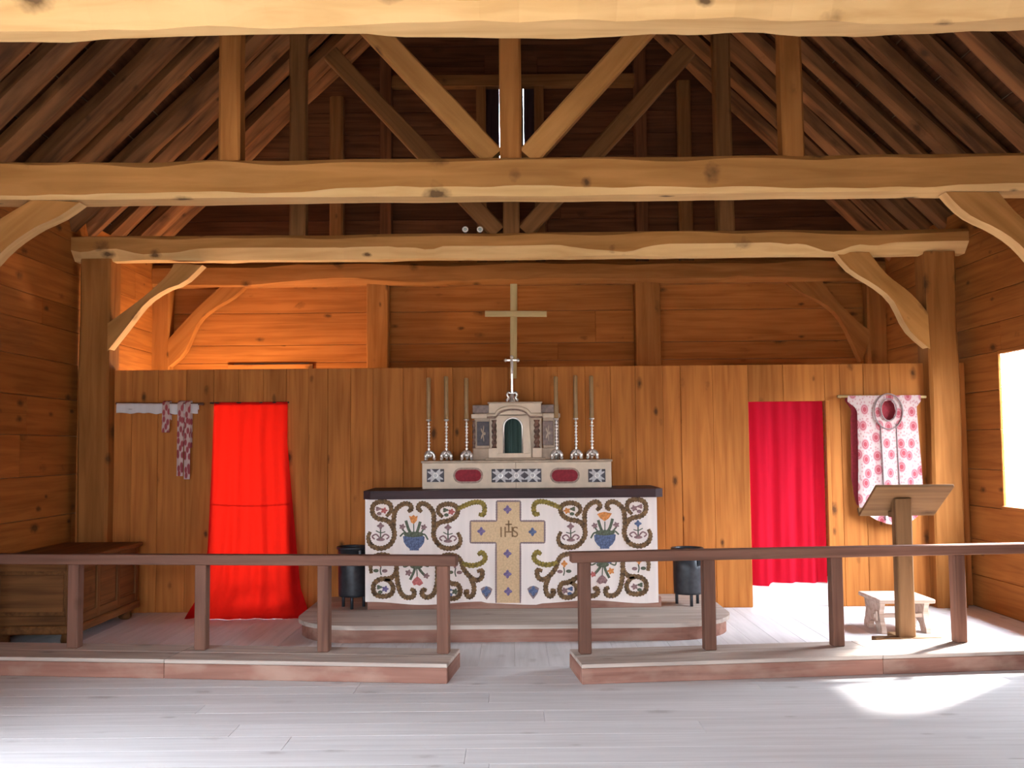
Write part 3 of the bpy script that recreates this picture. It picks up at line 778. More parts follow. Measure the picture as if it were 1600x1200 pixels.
for a, b in zip(edges[:-1], edges[1:]):
    if b - a < 0.05: continue
    yy = [a + (b - a) * i / 5 for i in range(6)]
    o = [(-pl_half(q, 0.03), q) for q in reversed(yy)] + [(pl_half(q, 0.03), q) for q in yy]
    o = [(x, min(q, b - 0.003)) for x, q in o]
    vprism('platform_board', o, PL_H - 0.035, PL_H, 'step_top', plat)

# ------------------------------------------------------------------ communion rails
def communion_rail(inner, outer, posts_px, label, side):
    a, b = G(*inner), G(*outer)
    e = (b - a).normalized()
    xw = XL if side < 0 else XR
    L = (xw - side * 0.33 - a.x) / e.x
    nrm = Vector((-e.y, e.x, 0)) if side > 0 else Vector((e.y, -e.x, 0))
    if nrm.y < 0: nrm = -nrm
    HS = 0.135; DS = 0.52; OFF = 0.36
    r = root('communion_rail', a, label, 'rail', 'communion rails flanking the gap')
    def pt(s, t, z): return Vector((a.x, a.y, 0)) + e * s + nrm * t + Vector((0, 0, z))
    cuts = [0, L * 0.56, L]
    for c0, c1_ in zip(cuts[:-1], cuts[1:]):
        plank('step_riser', pt(c0 + 0.001, 0.02, HS / 2 - 0.014), pt(c1_ - 0.001, 0.02, HS / 2 - 0.014), 0.04, HS - 0.03, (0, 0, 1), 'painted', r)
        for j in range(2):
            w_ = DS / 2
            plank('step_board', pt(c0 + 0.001, w_ * (j + 0.5), HS - 0.014), pt(c1_ - 0.001, w_ * (j + 0.5), HS - 0.014), w_ - 0.003, 0.028, (0, 0, 1), 'step_top', r)
    plank('step_riser', pt(0, DS - 0.02, HS / 2 - 0.014), pt(L, DS - 0.02, HS / 2 - 0.014), 0.04, HS - 0.03, (0, 0, 1), 'painted', r)
    plank('step_end', pt(0.015, 0.04, HS / 2 - 0.014), pt(0.015, DS - 0.04, HS / 2 - 0.014), 0.03, HS - 0.03, (0, 0, 1), 'painted', r)
    zr = P(posts_px[1], 866 if side < 0 else 857, a.y + OFF + 0.1).z
    # top rail
    plank('top_rail', pt(-0.01, OFF, zr - 0.042), pt(L, OFF, zr - 0.042), 0.10, 0.075, (0, 0, 1), 'rail', r, 0.006)
    for px in posts_px:
        # where the vertical plane of this pixel column meets the post line
        base = pt(0, OFF, 0); dr = ray(px, 940)
        # solve base + e*s  on plane through the camera containing dr and Z
        nx, ny = dr.y, -dr.x
        s = (nx * (CAM.x - base.x) + ny * (CAM.y - base.y)) / (nx * e.x + ny * e.y)
        plank('post', pt(s, OFF, HS), pt(s, OFF, zr - 0.078), 0.085, 0.085, -nrm, 'rail', r, 0.006)
    return r
communion_rail((699, 1069), (0, 1056), (693, 507, 316, 118), 'reddish wooden communion rail on a kneeling step before the glowing red curtain', -1)
communion_rail((909, 1070), (1600, 1047), (913, 1107, 1306, 1497), 'reddish wooden communion rail on a kneeling step before the lectern', 1)

# ------------------------------------------------------------------ altar
AY = 9.16                                             # face of the frontal
ax = P(799, 850, AY).x
fx0, fx1 = P(571, 850, AY).x, P(1027, 850, AY).x
zf1 = zc(800, 778, AY); zf0 = zc(800, 941, AY)
altar = root('altar', (ax, AY + 0.35, PL_H), 'altar with an embroidered white frontal and dark slab top', 'altar')
box('body', fx0 + 0.02, fx1 - 0.02, AY + 0.03, AY + 0.72, PL_H, zf1 - 0.005, 'pine', altar)
box('plinth', fx0 + 0.02, P(1033, 940, AY).x, AY - 0.012, AY + 0.03, PL_H, zc(800, 934, AY), 'painted', altar)
# slab with a slightly ragged front edge
n_ = 40; out = []
sx0, sx1 = P(568, 770, AY).x, P(1035, 770, AY).x
for i in range(n_ + 1):
    x_ = sx0 + (sx1 - sx0) * i / n_; edge = 0.05 if i in (0, n_) else 0
    out.append((x_, AY - 0.05 + edge + 0.01 * noise.noise(Vector((x_ * 4, 1, 1)))))
slab = vprism('slab', out + [(sx1, AY + 0.78), (sx0, AY + 0.78)], zf1 - 0.002, zf1 + 0.075, 'dark_wood', altar)
# frontal cloth with uneven hem
n_ = 48
def hem(x): 
    t = (x - fx0) / (fx1 - fx0)
    return zf0 + 0.018 * math.sin(t * 17 + 1.2) * (0.5 + abs(t - 0.5)) - (0.012 if abs(t - 0.5) < 0.1 else 0)
verts, faces = [], []
for i in range(n_ + 1):
    x_ = fx0 + (fx1 - fx0) * i / n_
    for yy, zz in ((AY, zf1), (AY, hem(x_)), (AY + 0.006, zf1), (AY + 0.006, hem(x_))): verts.append((x_, yy - 0.016, zz))
for i in range(n_):
    a, b = i * 4, i * 4 + 4
    faces += [(a, a + 1, b + 1, b), (a + 2, b + 2, b + 3, a + 3), (a + 1, a + 3, b + 3, b + 1), (a, b, b + 2, a + 2)]
faces += [(0, 2, 3, 1), (n_ * 4, n_ * 4 + 1, n_ * 4 + 3, n_ * 4 + 2)]
frontal = mesh('frontal', verts, faces, 'white_cloth', altar)
EY = AY - 0.016
def q2(zx, zy):                                       # sketch grid of the left half -> cloth plane (x,z)
    p = P(560 + zx / 6, 755 + zy / 6, EY); return (p.x, p.z)
MIRX = P(796, 850, EY).x
S_ALL = [
 (0, [(112, 455), (92, 510), (120, 580), (200, 612), (290, 582), (336, 500), (325, 420), (272, 352), (180, 330), (134, 280), (142, 205), (210, 172), (290, 192), (306, 255), (262, 312)]),
 (0, [(335, 440), (332, 330), (352, 250), (420, 195), (480, 200), (496, 240), (465, 268)]),
 (0, [(930, 462), (958, 530), (930, 592), (850, 612), (770, 590), (710, 510), (712, 430), (762, 370), (850, 350), (912, 310), (932, 250), (900, 208), (830, 195), (762, 220), (748, 272), (792, 318)]),
 (0, [(702, 450), (708, 350), (700, 270), (650, 208), (590, 190), (560, 230), (594, 270)]),
 (1, [(925, 245), (1000, 208), (1080, 180), (1150, 182), (1182, 222), (1172, 292), (1128, 290)]),
 (0, [(122, 845), (116, 770), (150, 692), (230, 670), (320, 700), (356, 760), (350, 840), (300, 890), (200, 902), (145, 950), (150, 1030), (215, 1060), (300, 1045), (326, 980), (292, 922), (250, 905)]),
 (0, [(354, 750), (360, 860), (372, 950), (400, 1030), (450, 1070), (512, 1062), (522, 1012), (488, 992)]),
 (0, [(735, 740), (742, 850), (735, 950), (702, 1040), (642, 1070), (596, 1040), (608, 1000), (640, 1008)]),
 (0, [(738, 780), (770, 700), (840, 672), (920, 686), (962, 732), (988, 805), (1042, 872), (1100, 908), (1152, 888), (1160, 820), (1112, 828)]),
 (1, [(968, 748), (1060, 772), (1150, 750), (1190, 700), (1160, 650), (1120, 672)]),
 (0, [(1048, 895), (1082, 960), (1076, 1040), (1036, 1066), (1006, 1022), (1040, 1010)]),
 (0, [(738, 820), (775, 885), (870, 938), (930, 950), (956, 1010), (930, 1068), (860, 1080), (800, 1044), (798, 978), (850, 938)]),
]
SW = 45 / 6 * (AY / F)
def mir(pts): return [(2 * MIRX - x, z) for x, z in pts]
def both(fn):
    fn(lambda p: p); fn(mir)
for si, (gold, pts) in enumerate(S_ALL):
    base = [q2(*p) for p in pts]
    sm = [(v.x, v.z) for v in catmull([(x, 0, z) for x, z in base], 6)]
    both(lambda T: ribbon('scroll', T(sm), SW, EY, 0.0035 + 0.00035 * si, 'scroll_gold' if gold else 'scroll', frontal))
def disc(name, zx, zy, rx, ry, mat, petals=0, T=lambda p: p, lift=0.003, n=None):
    n = n or (petals * 4 if petals else 12); c = q2(zx, zy); k = AY / F / 6; o = []
    for i in range(n):
        t = 2 * math.pi * i / n; f = (0.78 + 0.22 * math.cos(petals * t)) if petals else 1
        o.append((c[0] + rx * k * f * math.cos(t), c[1] + ry * k * f * math.sin(t)))
    return prism(name, T(o), EY - lift, EY + 0.001, mat, frontal)
def poly(name, pts, mat, T=lambda p: p, lift=0.003):
    return prism(name, T([q2(*p) for p in pts]), EY - lift, EY + 0.001, mat, frontal)
def stem(pts, mat, T=lambda p: p, w=10):
    b = [q2(*p) for p in pts]; sm = [(v.x, v.z) for v in catmull([(x, 0, z) for x, z in b], 4)]
    return ribbon('stem', T(sm), w / 6 * AY / F, EY, 0.0025, mat, frontal, taper=False)
def motifs(T):
    right = T is mir
    # vase of flowers (upper)
    poly('vase', [(418, 500), (460, 482), (520, 476), (590, 482), (622, 505), (616, 555), (590, 595), (565, 615), (568, 630), (480, 630), (482, 615), (450, 590), (425, 550)], 'blue', T)
    poly('tulip', [(474, 305), (498, 312), (518, 296), (534, 312), (556, 305), (548, 350), (520, 382), (494, 368)] if not right else [(450, 300), (490, 292), (520, 284), (560, 292), (590, 305), (560, 345), (520, 372), (480, 345)], 'orange', T)
    stem([(520, 480), (519, 430), (518, 375)], 'green', T)
    for pts in ([(500, 480), (470, 430), (445, 350)], [(540, 480), (560, 430), (580, 360)]): stem(pts, 'green', T, 26)
    for pts in ([(470, 490), (430, 465), (390, 500)], [(575, 490), (620, 480), (652, 530)], [(460, 480), (420, 440), (405, 415)], [(575, 480), (605, 440), (615, 410)]): stem(pts, 'green', T, 15)
    disc('flower', 412, 408, 34, 30, 'mauve', 5, T); disc('flower', 614, 412, 32, 30, 'mauve', 5, T)
    disc('leaf', 520, 480, 95, 26, 'green', 0, T, 0.0045)
    # the same vase upside down (lower)
    poly('vase', [(430, 690), (650, 690), (648, 740), (600, 768), (470, 768), (440, 745)], 'blue', T)
    for pts in ([(480, 765), (430, 785), (415, 740)], [(610, 765), (655, 780), (660, 735)]): stem(pts, 'green', T, 14)
    for pts in ([(535, 770), (520, 830), (485, 905)], [(550, 770), (590, 830), (640, 880)]): stem(pts, 'green', T, 24)
    stem([(545, 770), (550, 850), (552, 890)], 'green', T)
    disc('leaf', 545, 778, 60, 26, 'green', 0, T, 0.0045)
    poly('tulip', [(552, 872), (585, 900), (608, 938), (575, 962), (545, 950), (520, 958), (502, 925), (525, 895)], 'rose' if not right else 'mauve', T)
    disc('flower', 470, 840, 36, 34, 'mauve' if not right else 'orange', 5, T); disc('flower', 638, 868, 32, 30, 'mauve' if not right else 'rose', 5, T)
    # small plants inside the scrolls
    for cx, cy, ft in ((208, 400, 'mauve'), (840, 415, 'mauve')):
        disc('flower', cx, cy, 36, 34, ft if not right else ('blue' if cx < 300 else 'mauve'), 4, T)
        stem([(cx, cy + 25), (cx, cy + 130)], 'green', T, 12)
        stem([(cx - 44, cy + 45), (cx, cy + 65), (cx + 44, cy + 55)], 'green', T, 9)
        for s in (-1, 1): stem([(cx, cy + 125), (cx + s * 40, cy + 80), (cx + s * 78, cy + 100), (cx + s * 55, cy + 125)], 'mauve', T, 14)
        disc('leaf', cx, cy + 128, 40, 15, 'mauve', 0, T)
    for cx, cy, ft in ((205, 750, 'rose'), (905, 765, 'mauve')):
        disc('flower', cx, cy, 32, 36, ft if not right else 'orange', 4, T)
        stem([(cx + 8, cy + 30), (cx, cy + 70), (cx + 10, cy + 110)], 'green', T, 11)
        disc('flower', cx + 70, cy - 20, 26, 22, 'mauve', 5, T); disc('leaf', cx - 40, cy + 70, 26, 16, 'green', 0, T); disc('leaf', cx + 42, cy + 72, 26, 16, 'mauve', 0, T)
    # flowers in the rings
    for cx, cy, a, b in ((215, 250, 'mauve', 'rose'), (845, 262, 'green', 'rose'), (225, 985, 'green', 'purple'), (880, 1010, 'blue', 'green')):
        disc('flower', cx + 26, cy + 6, 36, 32, (b if not right else ('orange' if cx == 845 else 'mauve')), 5, T)
        disc('leaf', cx - 30, cy - 10, 32, 24, a, 3, T); disc('leaf', cx - 20, cy + 36, 22, 16, a, 0, T)
    # fan-shaped motif beside the foot of the cross
    poly('fan', [(1145, 990), (1172, 972), (1200, 966), (1230, 972), (1256, 992), (1240, 1040), (1202, 1092), (1162, 1040)], 'grey_trim', T)
    disc('star', 1200, 1015, 46, 50, 'blue', 4, T, 0.005)
both(motifs)
# applied tan cross
CXP = 794
def q3(px, py): p = P(px, py, EY); return (p.x, p.z)
cr = [(776, 783), (813, 783), (813, 814), (851, 814), (851, 848), (813, 848), (813, 942), (775, 942), (775, 848), (735, 848), (735, 814), (776, 814)]
prism('applied_cross', [q3(*p) for p in cr], EY - 0.003, EY + 0.001, 'tan_cloth', frontal)
tot = cr + [cr[0]]
for i in range(len(tot) - 1):
    if tot[i][1] == 942 and tot[i + 1][1] == 942: continue
    a, b = Vector(q3(*tot[i])), Vector(q3(*tot[i + 1])); m_ = max(2, int((b - a).length / 0.011))
    ribbon('cross_border', [tuple(a.lerp(b, j / m_)) for j in range(m_ + 1)], 0.016, EY - 0.002, 0.004, 'grey_trim', frontal)
for px, py in ((793, 796), (752, 830), (832, 831), (793, 865), (793, 897), (794, 924)):
    disc('star', (px - 560) * 6, (py - 755) * 6, 40, 42, 'purple' if px < 800 else 'blue', 4, lift=0.0055, n=16)
def letter(txt, x, z, size):
    cu = bpy.data.curves.new('letter', 'FONT'); cu.body = txt; cu.size = size; cu.extrude = 0.002; cu.align_x = 'CENTER'
    o = bpy.data.objects.new('tmp', cu); COL.objects.link(o)
    me = bpy.data.meshes.new_from_object(o.evaluated_get(bpy.context.evaluated_depsgraph_get()))
    bpy.data.objects.remove(o); bpy.data.curves.remove(cu)
    m = Matrix.Translation((x, EY - 0.0055, z)) @ Matrix.Rotation(math.pi / 2, 4, 'X')
    return link('letter', me, 'letter', frontal, m)
hx, hz = q3(795, 839)
letter('I', q3(783, 839)[0], hz, 0.135); letter('H', hx, hz, 0.135); letter('S', q3(805, 839)[0], hz, 0.135)
box('letter_cross', hx - 0.007, hx + 0.007, EY - 0.006, EY - 0.003, hz + 0.045, hz + 0.15, 'letter', frontal, 0.001, 'Z')
box('letter_cross', hx - 0.03, hx + 0.03, EY - 0.006, EY - 0.003, hz + 0.108, hz + 0.120, 'letter', frontal, 0.001)

# ------------------------------------------------------------------ gradine (retable shelf) on the altar
GY = 9.50
Z_SLAB = zf1 + 0.075
gx0, gx1 = P(658, 740, GY).x, P(957, 740, GY).x
zg1 = zc(806, 719, GY)
grad = root('gradine', ((gx0 + gx1) / 2, GY, Z_SLAB), 'long cream painted shelf with maroon ovals and silver ornament panels', 'altar shelf')
xm = P(806, 740, GY).x
box('shelf_case', gx0 + 0.01, xm - 0.001, GY, GY + 0.42, Z_SLAB, zg1 - 0.022, 'cream', grad, 0.003)
box('shelf_case', xm + 0.001, gx1 - 0.01, GY, GY + 0.42, Z_SLAB, zg1 - 0.022, 'cream', grad, 0.003)
box('shelf_top', gx0, gx1, GY - 0.015, GY + 0.43, zg1 - 0.022, zg1, 'cream_dark', grad, 0.004)
def panel_px(x0, x1, y0, y1): 
    a, b = P(x0, y0, GY), P(x1, y1, GY); return a.x, b.x, b.z, a.z
def ornament(x0, x1, z0, z1, n, par):
    w_ = (x1 - x0) / n
    for i in range(n):
        cx, cz = x0 + w_ * (i + 0.5), (z0 + z1) / 2
        o = []
        for j in range(72):
            t = 2 * math.pi * j / 72; f = 0.55 + 0.45 * abs(math.cos(2 * t + math.pi / 2 * 0)) if False else (0.30 + 0.70 * abs(math.sin(2 * t)) ** 0.8) * (1 + 0.20 * math.cos(12 * t))
            o.append((cx + w_ * 0.56 * f * math.cos(t) * 0.95, cz + (z1 - z0) * 0.56 * f * math.sin(t) * 0.95))
        prism('filigree', o, GY - 0.016, GY - 0.010, 'ornament', par)
        tube('rosette', [(cx + (z1 - z0) * 0.17 * math.cos(2 * math.pi * j / 14), GY - 0.018, cz + (z1 - z0) * 0.17 * math.sin(2 * math.pi * j / 14)) for j in range(14)], 0.006, 'silver', par, seg=5, closed=True)
for x0, x1, n_ in ((667, 694, 1), (768, 846, 3), (919, 946, 1)):
    a, b, z0, z1 = panel_px(x0, x1, 733, 753)
    pn = box('dark_panel', a, b, GY - 0.010, GY + 0.002, z0, z1, 'charcoal', grad, 0.003)
    ornament(a + 0.008, b - 0.008, z0, z1, n_, pn)
for x0, x1 in ((709, 754), (860, 905)):
    a, b, z0, z1 = panel_px(x0, x1, 732, 754)
    r_ = (z1 - z0) / 2
    def stadium(gr):
        o = []
        for i in range(9):
            t = -math.pi / 2 + math.pi * i / 8; o.append((b - r_ + (r_ + gr) * math.cos(t), (z0 + z1) / 2 + (r_ + gr) * math.sin(t)))
        for i in range(9):
            t = math.pi / 2 + math.pi * i / 8; o.append((a + r_ + (r_ + gr) * math.cos(t), (z0 + z1) / 2 + (r_ + gr) * math.sin(t)))
        return o
    fr = prism('oval_frame', stadium(0.006), GY - 0.008, GY + 0.002, 'trim_gold', grad)
    prism('velvet_inset', stadium(-0.012), GY - 0.011, GY + 0.002, 'maroon', fr)

# ------------------------------------------------------------------ tabernacle
TY = 9.60
tab = root('tabernacle', (P(801, 700, TY).x, TY + 0.1, zg1), 'cream arched tabernacle with a dark green niche and twisted columns', 'tabernacle')
def tb(name, x0, x1, y0, y1, d, dep, mat, par=None, c=0.003, grain='X'):
    a, b = P(x0, y0, d), P(x1, y1, d); return box(name, a.x, b.x, d, d + dep, b.z, a.z, mat, par or tab, c, grain)
zb0 = zg1
def tz(py): return P(801, py, TY).z
def txx(px): return P(px, 680, TY).x
box('base', txx(758), txx(852), TY - 0.02, TY + 0.22, zg1, zg1 + 0.022, 'cream_dark', tab)
for x0, x1 in ((738, 765), (846, 874)):               # side wings
    box('wing_body', txx(x0 + 3), txx(x1), TY + 0.075, TY + 0.24, zg1, tz(634), 'cream_dark', tab, 0.003)
    box('wing_pedestal', txx(x0), txx(x1), TY + 0.05, TY + 0.24, zg1, tz(700), 'cream_dark', tab, 0.006)
    box('wing_cornice', txx(x0 - 2), txx(x1 + 2), TY + 0.045, TY + 0.24, tz(653), tz(646), 'cream', tab, 0.006)
    box('wing_crown', txx(x0), txx(x1), TY + 0.06, TY + 0.24, tz(645), tz(632), 'brown_paint', tab, 0.004)
    pn = box('wing_panel', txx(x0 + 7 if x0 < 800 else x0 + 2), txx(x1 - 1 if x0 < 800 else x1 - 9), TY + 0.062, TY + 0.08, tz(696), tz(658), 'charcoal' if x0 < 800 else 'brown_paint', tab, 0.003)
    # relief figure scroll on the panel
    xc_, zc_ = (txx(x0 + 7 if x0 < 800 else x0 + 2) + txx(x1 - 1 if x0 < 800 else x1 - 9)) / 2, (tz(696) + tz(658)) / 2
    prism('relief', [(xc_ + 0.026 * (0.6 + 0.4 * math.cos(5 * t)) * math.cos(t), zc_ + 0.085 * (0.6 + 0.4 * math.cos(5 * t)) * math.sin(t)) for t in [2 * math.pi * i / 30 for i in range(30)]], TY + 0.056, TY + 0.064, 'cream_dark', pn)
def column(px, r, d, y0, y1):
    x_, z0, z1 = txx(px), tz(y0), tz(y1); seg, n = 12, 34; verts, faces = [], []
    for i in range(n + 1):
        z_ = z0 + (z1 - z0) * i / n; tw = 5.0 * 2 * math.pi * i / n
        for k_ in range(seg):
            t = 2 * math.pi * k_ / seg; rr = r * (1 + 0.30 * math.cos(2 * (t) - tw))
            verts.append((x_ + rr * math.cos(t), d + rr * math.sin(t), z_))
    for i in range(n):
        for k_ in range(seg):
            k2 = (k_ + 1) % seg; faces.append((i * seg + k_, i * seg + k2, (i + 1) * seg + k2, (i + 1) * seg + k_))
    faces += [tuple(range(seg)), tuple(n * seg + k_ for k_ in range(seg))]
    return mesh('twisted_column', verts, faces, 'brown_paint', tab, smooth=True)
for px, r, d in ((772, 0.020, TY + 0.035), (839, 0.024, TY + 0.035), (740, 0.013, TY + 0.06), (870, 0.013, TY + 0.06)):
    column(px, r, d, 700, 656)
# central body: plate with an arched opening
ncx = txx(801.5); nw = (txx(816) - txx(787)) / 2; nz0, nzs = tz(708), tz(653) - (txx(816) - txx(787)) / 2
ox0, ox1, oz1 = txx(776), txx(830), tz(650)
arc = [(ncx - nw, nz0)] + [(ncx - nw * math.cos(math.pi * i / 12), nzs + nw * math.sin(math.pi * i / 12)) for i in range(13)] + [(ncx + nw, nz0)]
outr = [(ox0, nz0)] + [(ncx + (ox0 - ncx) * max(-1, min(1, 1.25 * math.cos(math.pi * i / 12))) * (1 if True else 1), nzs + (oz1 - nzs) * min(1, 1.6 * math.sin(math.pi * i / 12))) for i in range(13)] + [(ox1, nz0)]
verts, faces = [], []
for (a, b) in zip(arc, outr):
    verts += [(a[0], TY, a[1]), (b[0], TY, b[1]), (a[0], TY + 0.10, a[1]), (b[0], TY + 0.10, b[1])]
for i in range(len(arc) - 1):
    a, b = i * 4, i * 4 + 4
    faces += [(a, a + 1, b + 1, b), (a, b, b + 2, a + 2), (a + 1, a + 3, b + 3, b + 1), (a + 2, b + 2, b + 3, a + 3)]
faces += [(0, 2, 3, 1), ((len(arc) - 1) * 4, (len(arc) - 1) * 4 + 1, (len(arc) - 1) * 4 + 3, (len(arc) - 1) * 4 + 2)]
mesh('arch_front', verts, faces, 'cream', tab)
box('threshold', ox0, ox1, TY - 0.004, TY + 0.10, zg1 + 0.022, nz0, 'cream', tab)
box('core', txx(764), txx(847), TY + 0.10, TY + 0.24, zg1 + 0.022, tz(634), 'cream', tab)
def niche_fn(u, v):
    return (ncx - nw - 0.01 + (2 * nw + 0.02) * u, TY + 0.085 + 0.008 * math.sin(u * 26), nz0 + (tz(652) - nz0) * v)
surf('niche_curtain', niche_fn, 40, 6, 'niche', tab)
tube('niche_edge', [(x_, TY - 0.004, z_) for x_, z_ in arc], 0.009, 'silver', tab, seg=6)
for px in (770, 839):                                  # pedestals
    w_ = 7 if px < 800 else 7.5
    box('pedestal', txx(px - w_), txx(px + w_), TY - 0.005, TY + 0.10, zg1 + 0.022, tz(700), 'cream', tab)
box('attic', txx(764), txx(846), TY + 0.0, TY + 0.24, tz(648), tz(630), 'cream', tab, 0.004)
box('attic_cap', txx(762), txx(848), TY - 0.012, TY + 0.25, tz(630), tz(628), 'cream_dark', tab, 0.003)
path = [(txx(761), tz(648)), (txx(774), tz(648))] + [(ncx - (txx(828) - txx(776)) / 2 * math.cos(math.pi * i / 12), tz(648) + (tz(636) - tz(648)) * math.sin(math.pi * i / 12)) for i in range(1, 12)] + [(txx(829), tz(648)), (txx(848), tz(648))]
tube('arched_cornice', [(x_, TY - 0.01, z_) for x_, z_ in path], 0.017, 'cream', tab, seg=8)
tube('cornice_line', [(x_, TY - 0.012, z_ - 0.026) for x_, z_ in path], 0.008, 'trim_gold', tab, seg=6)
Z_TAB = tz(628)

# ------------------------------------------------------------------ candlesticks and candles
CY = 9.64
names = ['leftmost silver candlestick of the six on the cream shelf', 'second silver candlestick from the left end of the cream shelf', 'silver candlestick just left of the tabernacle',
         'silver candlestick just right of the tabernacle', 'second silver candlestick from the right end of the cream shelf', 'rightmost silver candlestick of the six on the cream shelf']
cn = ['leftmost tan candle of the six on the altar', 'second tan candle from the left end of the altar', 'tan candle just left of the tabernacle', 'tan candle just right of the tabernacle', 'second tan candle from the right end of the altar', 'rightmost tan candle of the six on the altar']
zst, ztop = zc(800, 654, CY - 0.06), zc(800, 589, CY - 0.06)
Hs = zst - zg1
def candlestick_prof():
    p = [(0.018, 0.03), (0.030, 0.04), (0.032, 0.055), (0.024, 0.075), (0.015, 0.085), (0.011, 0.095)]
    z_ = 0.10; i = 0
    while z_ < Hs - 0.04:
        big = 0.021 if i % 5 == 2 else 0.0155
        p += [(0.007, z_), (big, z_ + 0.013), (0.007, z_ + 0.026)]; z_ += 0.030; i += 1
    p += [(0.010, Hs - 0.022), (0.024, Hs - 0.014), (0.026, Hs - 0.004), (0.018, Hs)]
    return p
for i, px in enumerate((670, 697.5, 729, 869.5, 900, 925)):
    yy = CY - 0.07; x_ = P(px, 690, yy).x
    cs = root('candlestick', (x_, yy, zg1), names[i], 'candlestick', 'six candlesticks on the altar')
    lathe('stem', candlestick_prof(), 'silver', cs, (x_, yy, zg1), 12)
    for k_ in range(3):
        t = math.pi / 2 + math.pi / 6 * (1 if k_ is None else 0) + 2 * math.pi * k_ / 3 + (0.5 if i == 0 else 0)
        dx, dy = math.cos(t), math.sin(t)
        pth = catmull([(x_ + dx * r_, yy + dy * r_, zg1 + h_) for r_, h_ in ((0.012, 0.085), (0.035, 0.075), (0.054, 0.046), (0.048, 0.022), (0.064, 0.012))], 3)
        tube('foot', pth, 0.012, 'silver', cs, seg=7, radii=[0.017 - 0.004 * j / len(pth) for j in range(len(pth))])
    dz = (0, 0.012, -0.006, 0.0, 0.010, 0.004)[i]
    ca = lathe('candle', [(0.021, 0), (0.0215, 0.06), (0.0205, 0.2), (0.021, ztop - zst - 0.01 + dz), (0.014, ztop - zst + dz)], 'candle', None, (x_, yy, zst), 12)
    tag(ca, cn[i], 'candle', 'six candles on the altar')

# ------------------------------------------------------------------ silver crucifix on the tabernacle
KY = 9.68; kx = P(800, 600, KY).x
cx_ = root('crucifix', (kx, KY, Z_TAB), 'small silver crucifix on a scrolled foot atop the tabernacle', 'crucifix')
zk1, zka = zc(800, 556, KY), zc(800, 563, KY)
box('shaft', kx - 0.011, kx + 0.011, KY - 0.009, KY + 0.009, Z_TAB + 0.07, zk1 - 0.02, 'silver', cx_, 0.003, 'Z')
box('crossbar', kx - 0.055, kx + 0.055, KY - 0.008, KY + 0.008, zka - 0.010, zka + 0.010, 'silver', cx_, 0.003)
for dx, dz in ((-0.06, 0), (0.06, 0), (0, zk1 - zka - 0.012)):
    lathe('finial', [(0.002, -0.018), (0.014, -0.010), (0.018, 0.0), (0.014, 0.010), (0.002, 0.018)], 'silver', cx_, (kx + dx, KY, zka + dz), 8)
tube('corpus', [(kx, KY - 0.016, zka - 0.13), (kx + 0.004, KY - 0.018, zka - 0.08), (kx, KY - 0.018, zka - 0.02), (kx - 0.003, KY - 0.018, zka + 0.015)], 0.01, 'ornament', cx_, seg=7, radii=[0.006, 0.010, 0.014, 0.010])
for s in (-1, 1):
    tube('scroll_foot', catmull([(kx + s * r_, KY, Z_TAB + h_) for r_, h_ in ((0.008, 0.085), (0.035, 0.095), (0.048, 0.07), (0.034, 0.045), (0.052, 0.022), (0.042, 0.010))], 4), 0.014, 'silver', cx_, seg=7)
lathe('foot_boss', [(0.035, 0), (0.03, 0.02), (0.016, 0.04), (0.022, 0.06), (0.012, 0.085)], 'silver', cx_, (kx, KY, Z_TAB), 10)

# ------------------------------------------------------------------ plain wooden cross above the partition
WY = YP - 0.035
wc = root('wooden_cross', (P(802, 573, WY).x, WY, TOPZ - 0.1), 'tall plain pale wooden cross rising above the partition behind the crucifix', 'cross')
a, b = P(802, 580, WY), P(802.5, 444, WY)
hewn('upright', (a.x, WY, TOPZ - 0.12), (b.x, WY, b.z), 0.068, 0.05, (0, -1, 0), 'cross_wood', wc, seed=31, ch=0.008, ch_var=0.002, wob=0.002)
a, b = P(758, 491, WY), P(854, 491, WY)
hewn('arm', (a.x, WY - 0.036, a.z), (b.x, WY - 0.036, b.z), 0.03, 0.06, (0, 0, 1), 'cross_wood', wc, seed=33, ch=0.008, ch_var=0.002, wob=0.002)

# ------------------------------------------------------------------ black pails
def pail(px0, px1, ytop, ybot, d, label, foot_px):
    x_ = P((px0 + px1) / 2, 890, d).x; r_ = (P(px1, 890, d).x - P(px0, 890, d).x) / 2
    z1, z0 = P(px0, ytop + 4, d).z, P(px0, ybot, d).z
    r = root('pail', (x_, d, PL_H), label, 'pail', 'two black pails beside the altar')
    h_ = z1 - z0
    lathe('body', [(r_ * 0.93, 0), (r_ * 0.95, 0.02), (r_ * 0.97, h_ * 0.5), (r_ * 0.98, h_ - 0.03), (r_ * 0.92, h_ - 0.03), (r_ * 0.90, h_ * 0.4), (r_ * 0.86, 0.03)], 'iron', r, (x_, d, z0), 22)
    tube('rim', [(x_ + r_ * math.cos(t), d + r_ * math.sin(t), z1 - 0.015) for t in [2 * math.pi * i / 24 for i in range(24)]], 0.014, 'iron', r, closed=True)
    for t in (-math.pi / 2 + 0.1, math.pi / 6, 5 * math.pi / 6):
        lx, ly = x_ + r_ * 0.8 * math.cos(t), d + r_ * 0.8 * math.sin(t)
        tube('foot', [(lx, ly, PL_H), (lx, ly, z0 + 0.05)], 0.015, 'iron', r, seg=7)
    ex = x_ + r_ * 0.62; ey = d - r_ * 0.80
    box('strap', ex - 0.012, ex + 0.012, ey - 0.012, ey + 0.012, z0 + h_ * 0.62, z1 - 0.03, 'iron', r, 0.003, 'Z')
    return r
pail(1051, 1098, 851, 927, 9.30, 'black metal pail on feet to the right of the altar', 1074)
pail(528, 574, 849, 931, 9.30, 'black metal pail in shadow to the left of the altar', 550)

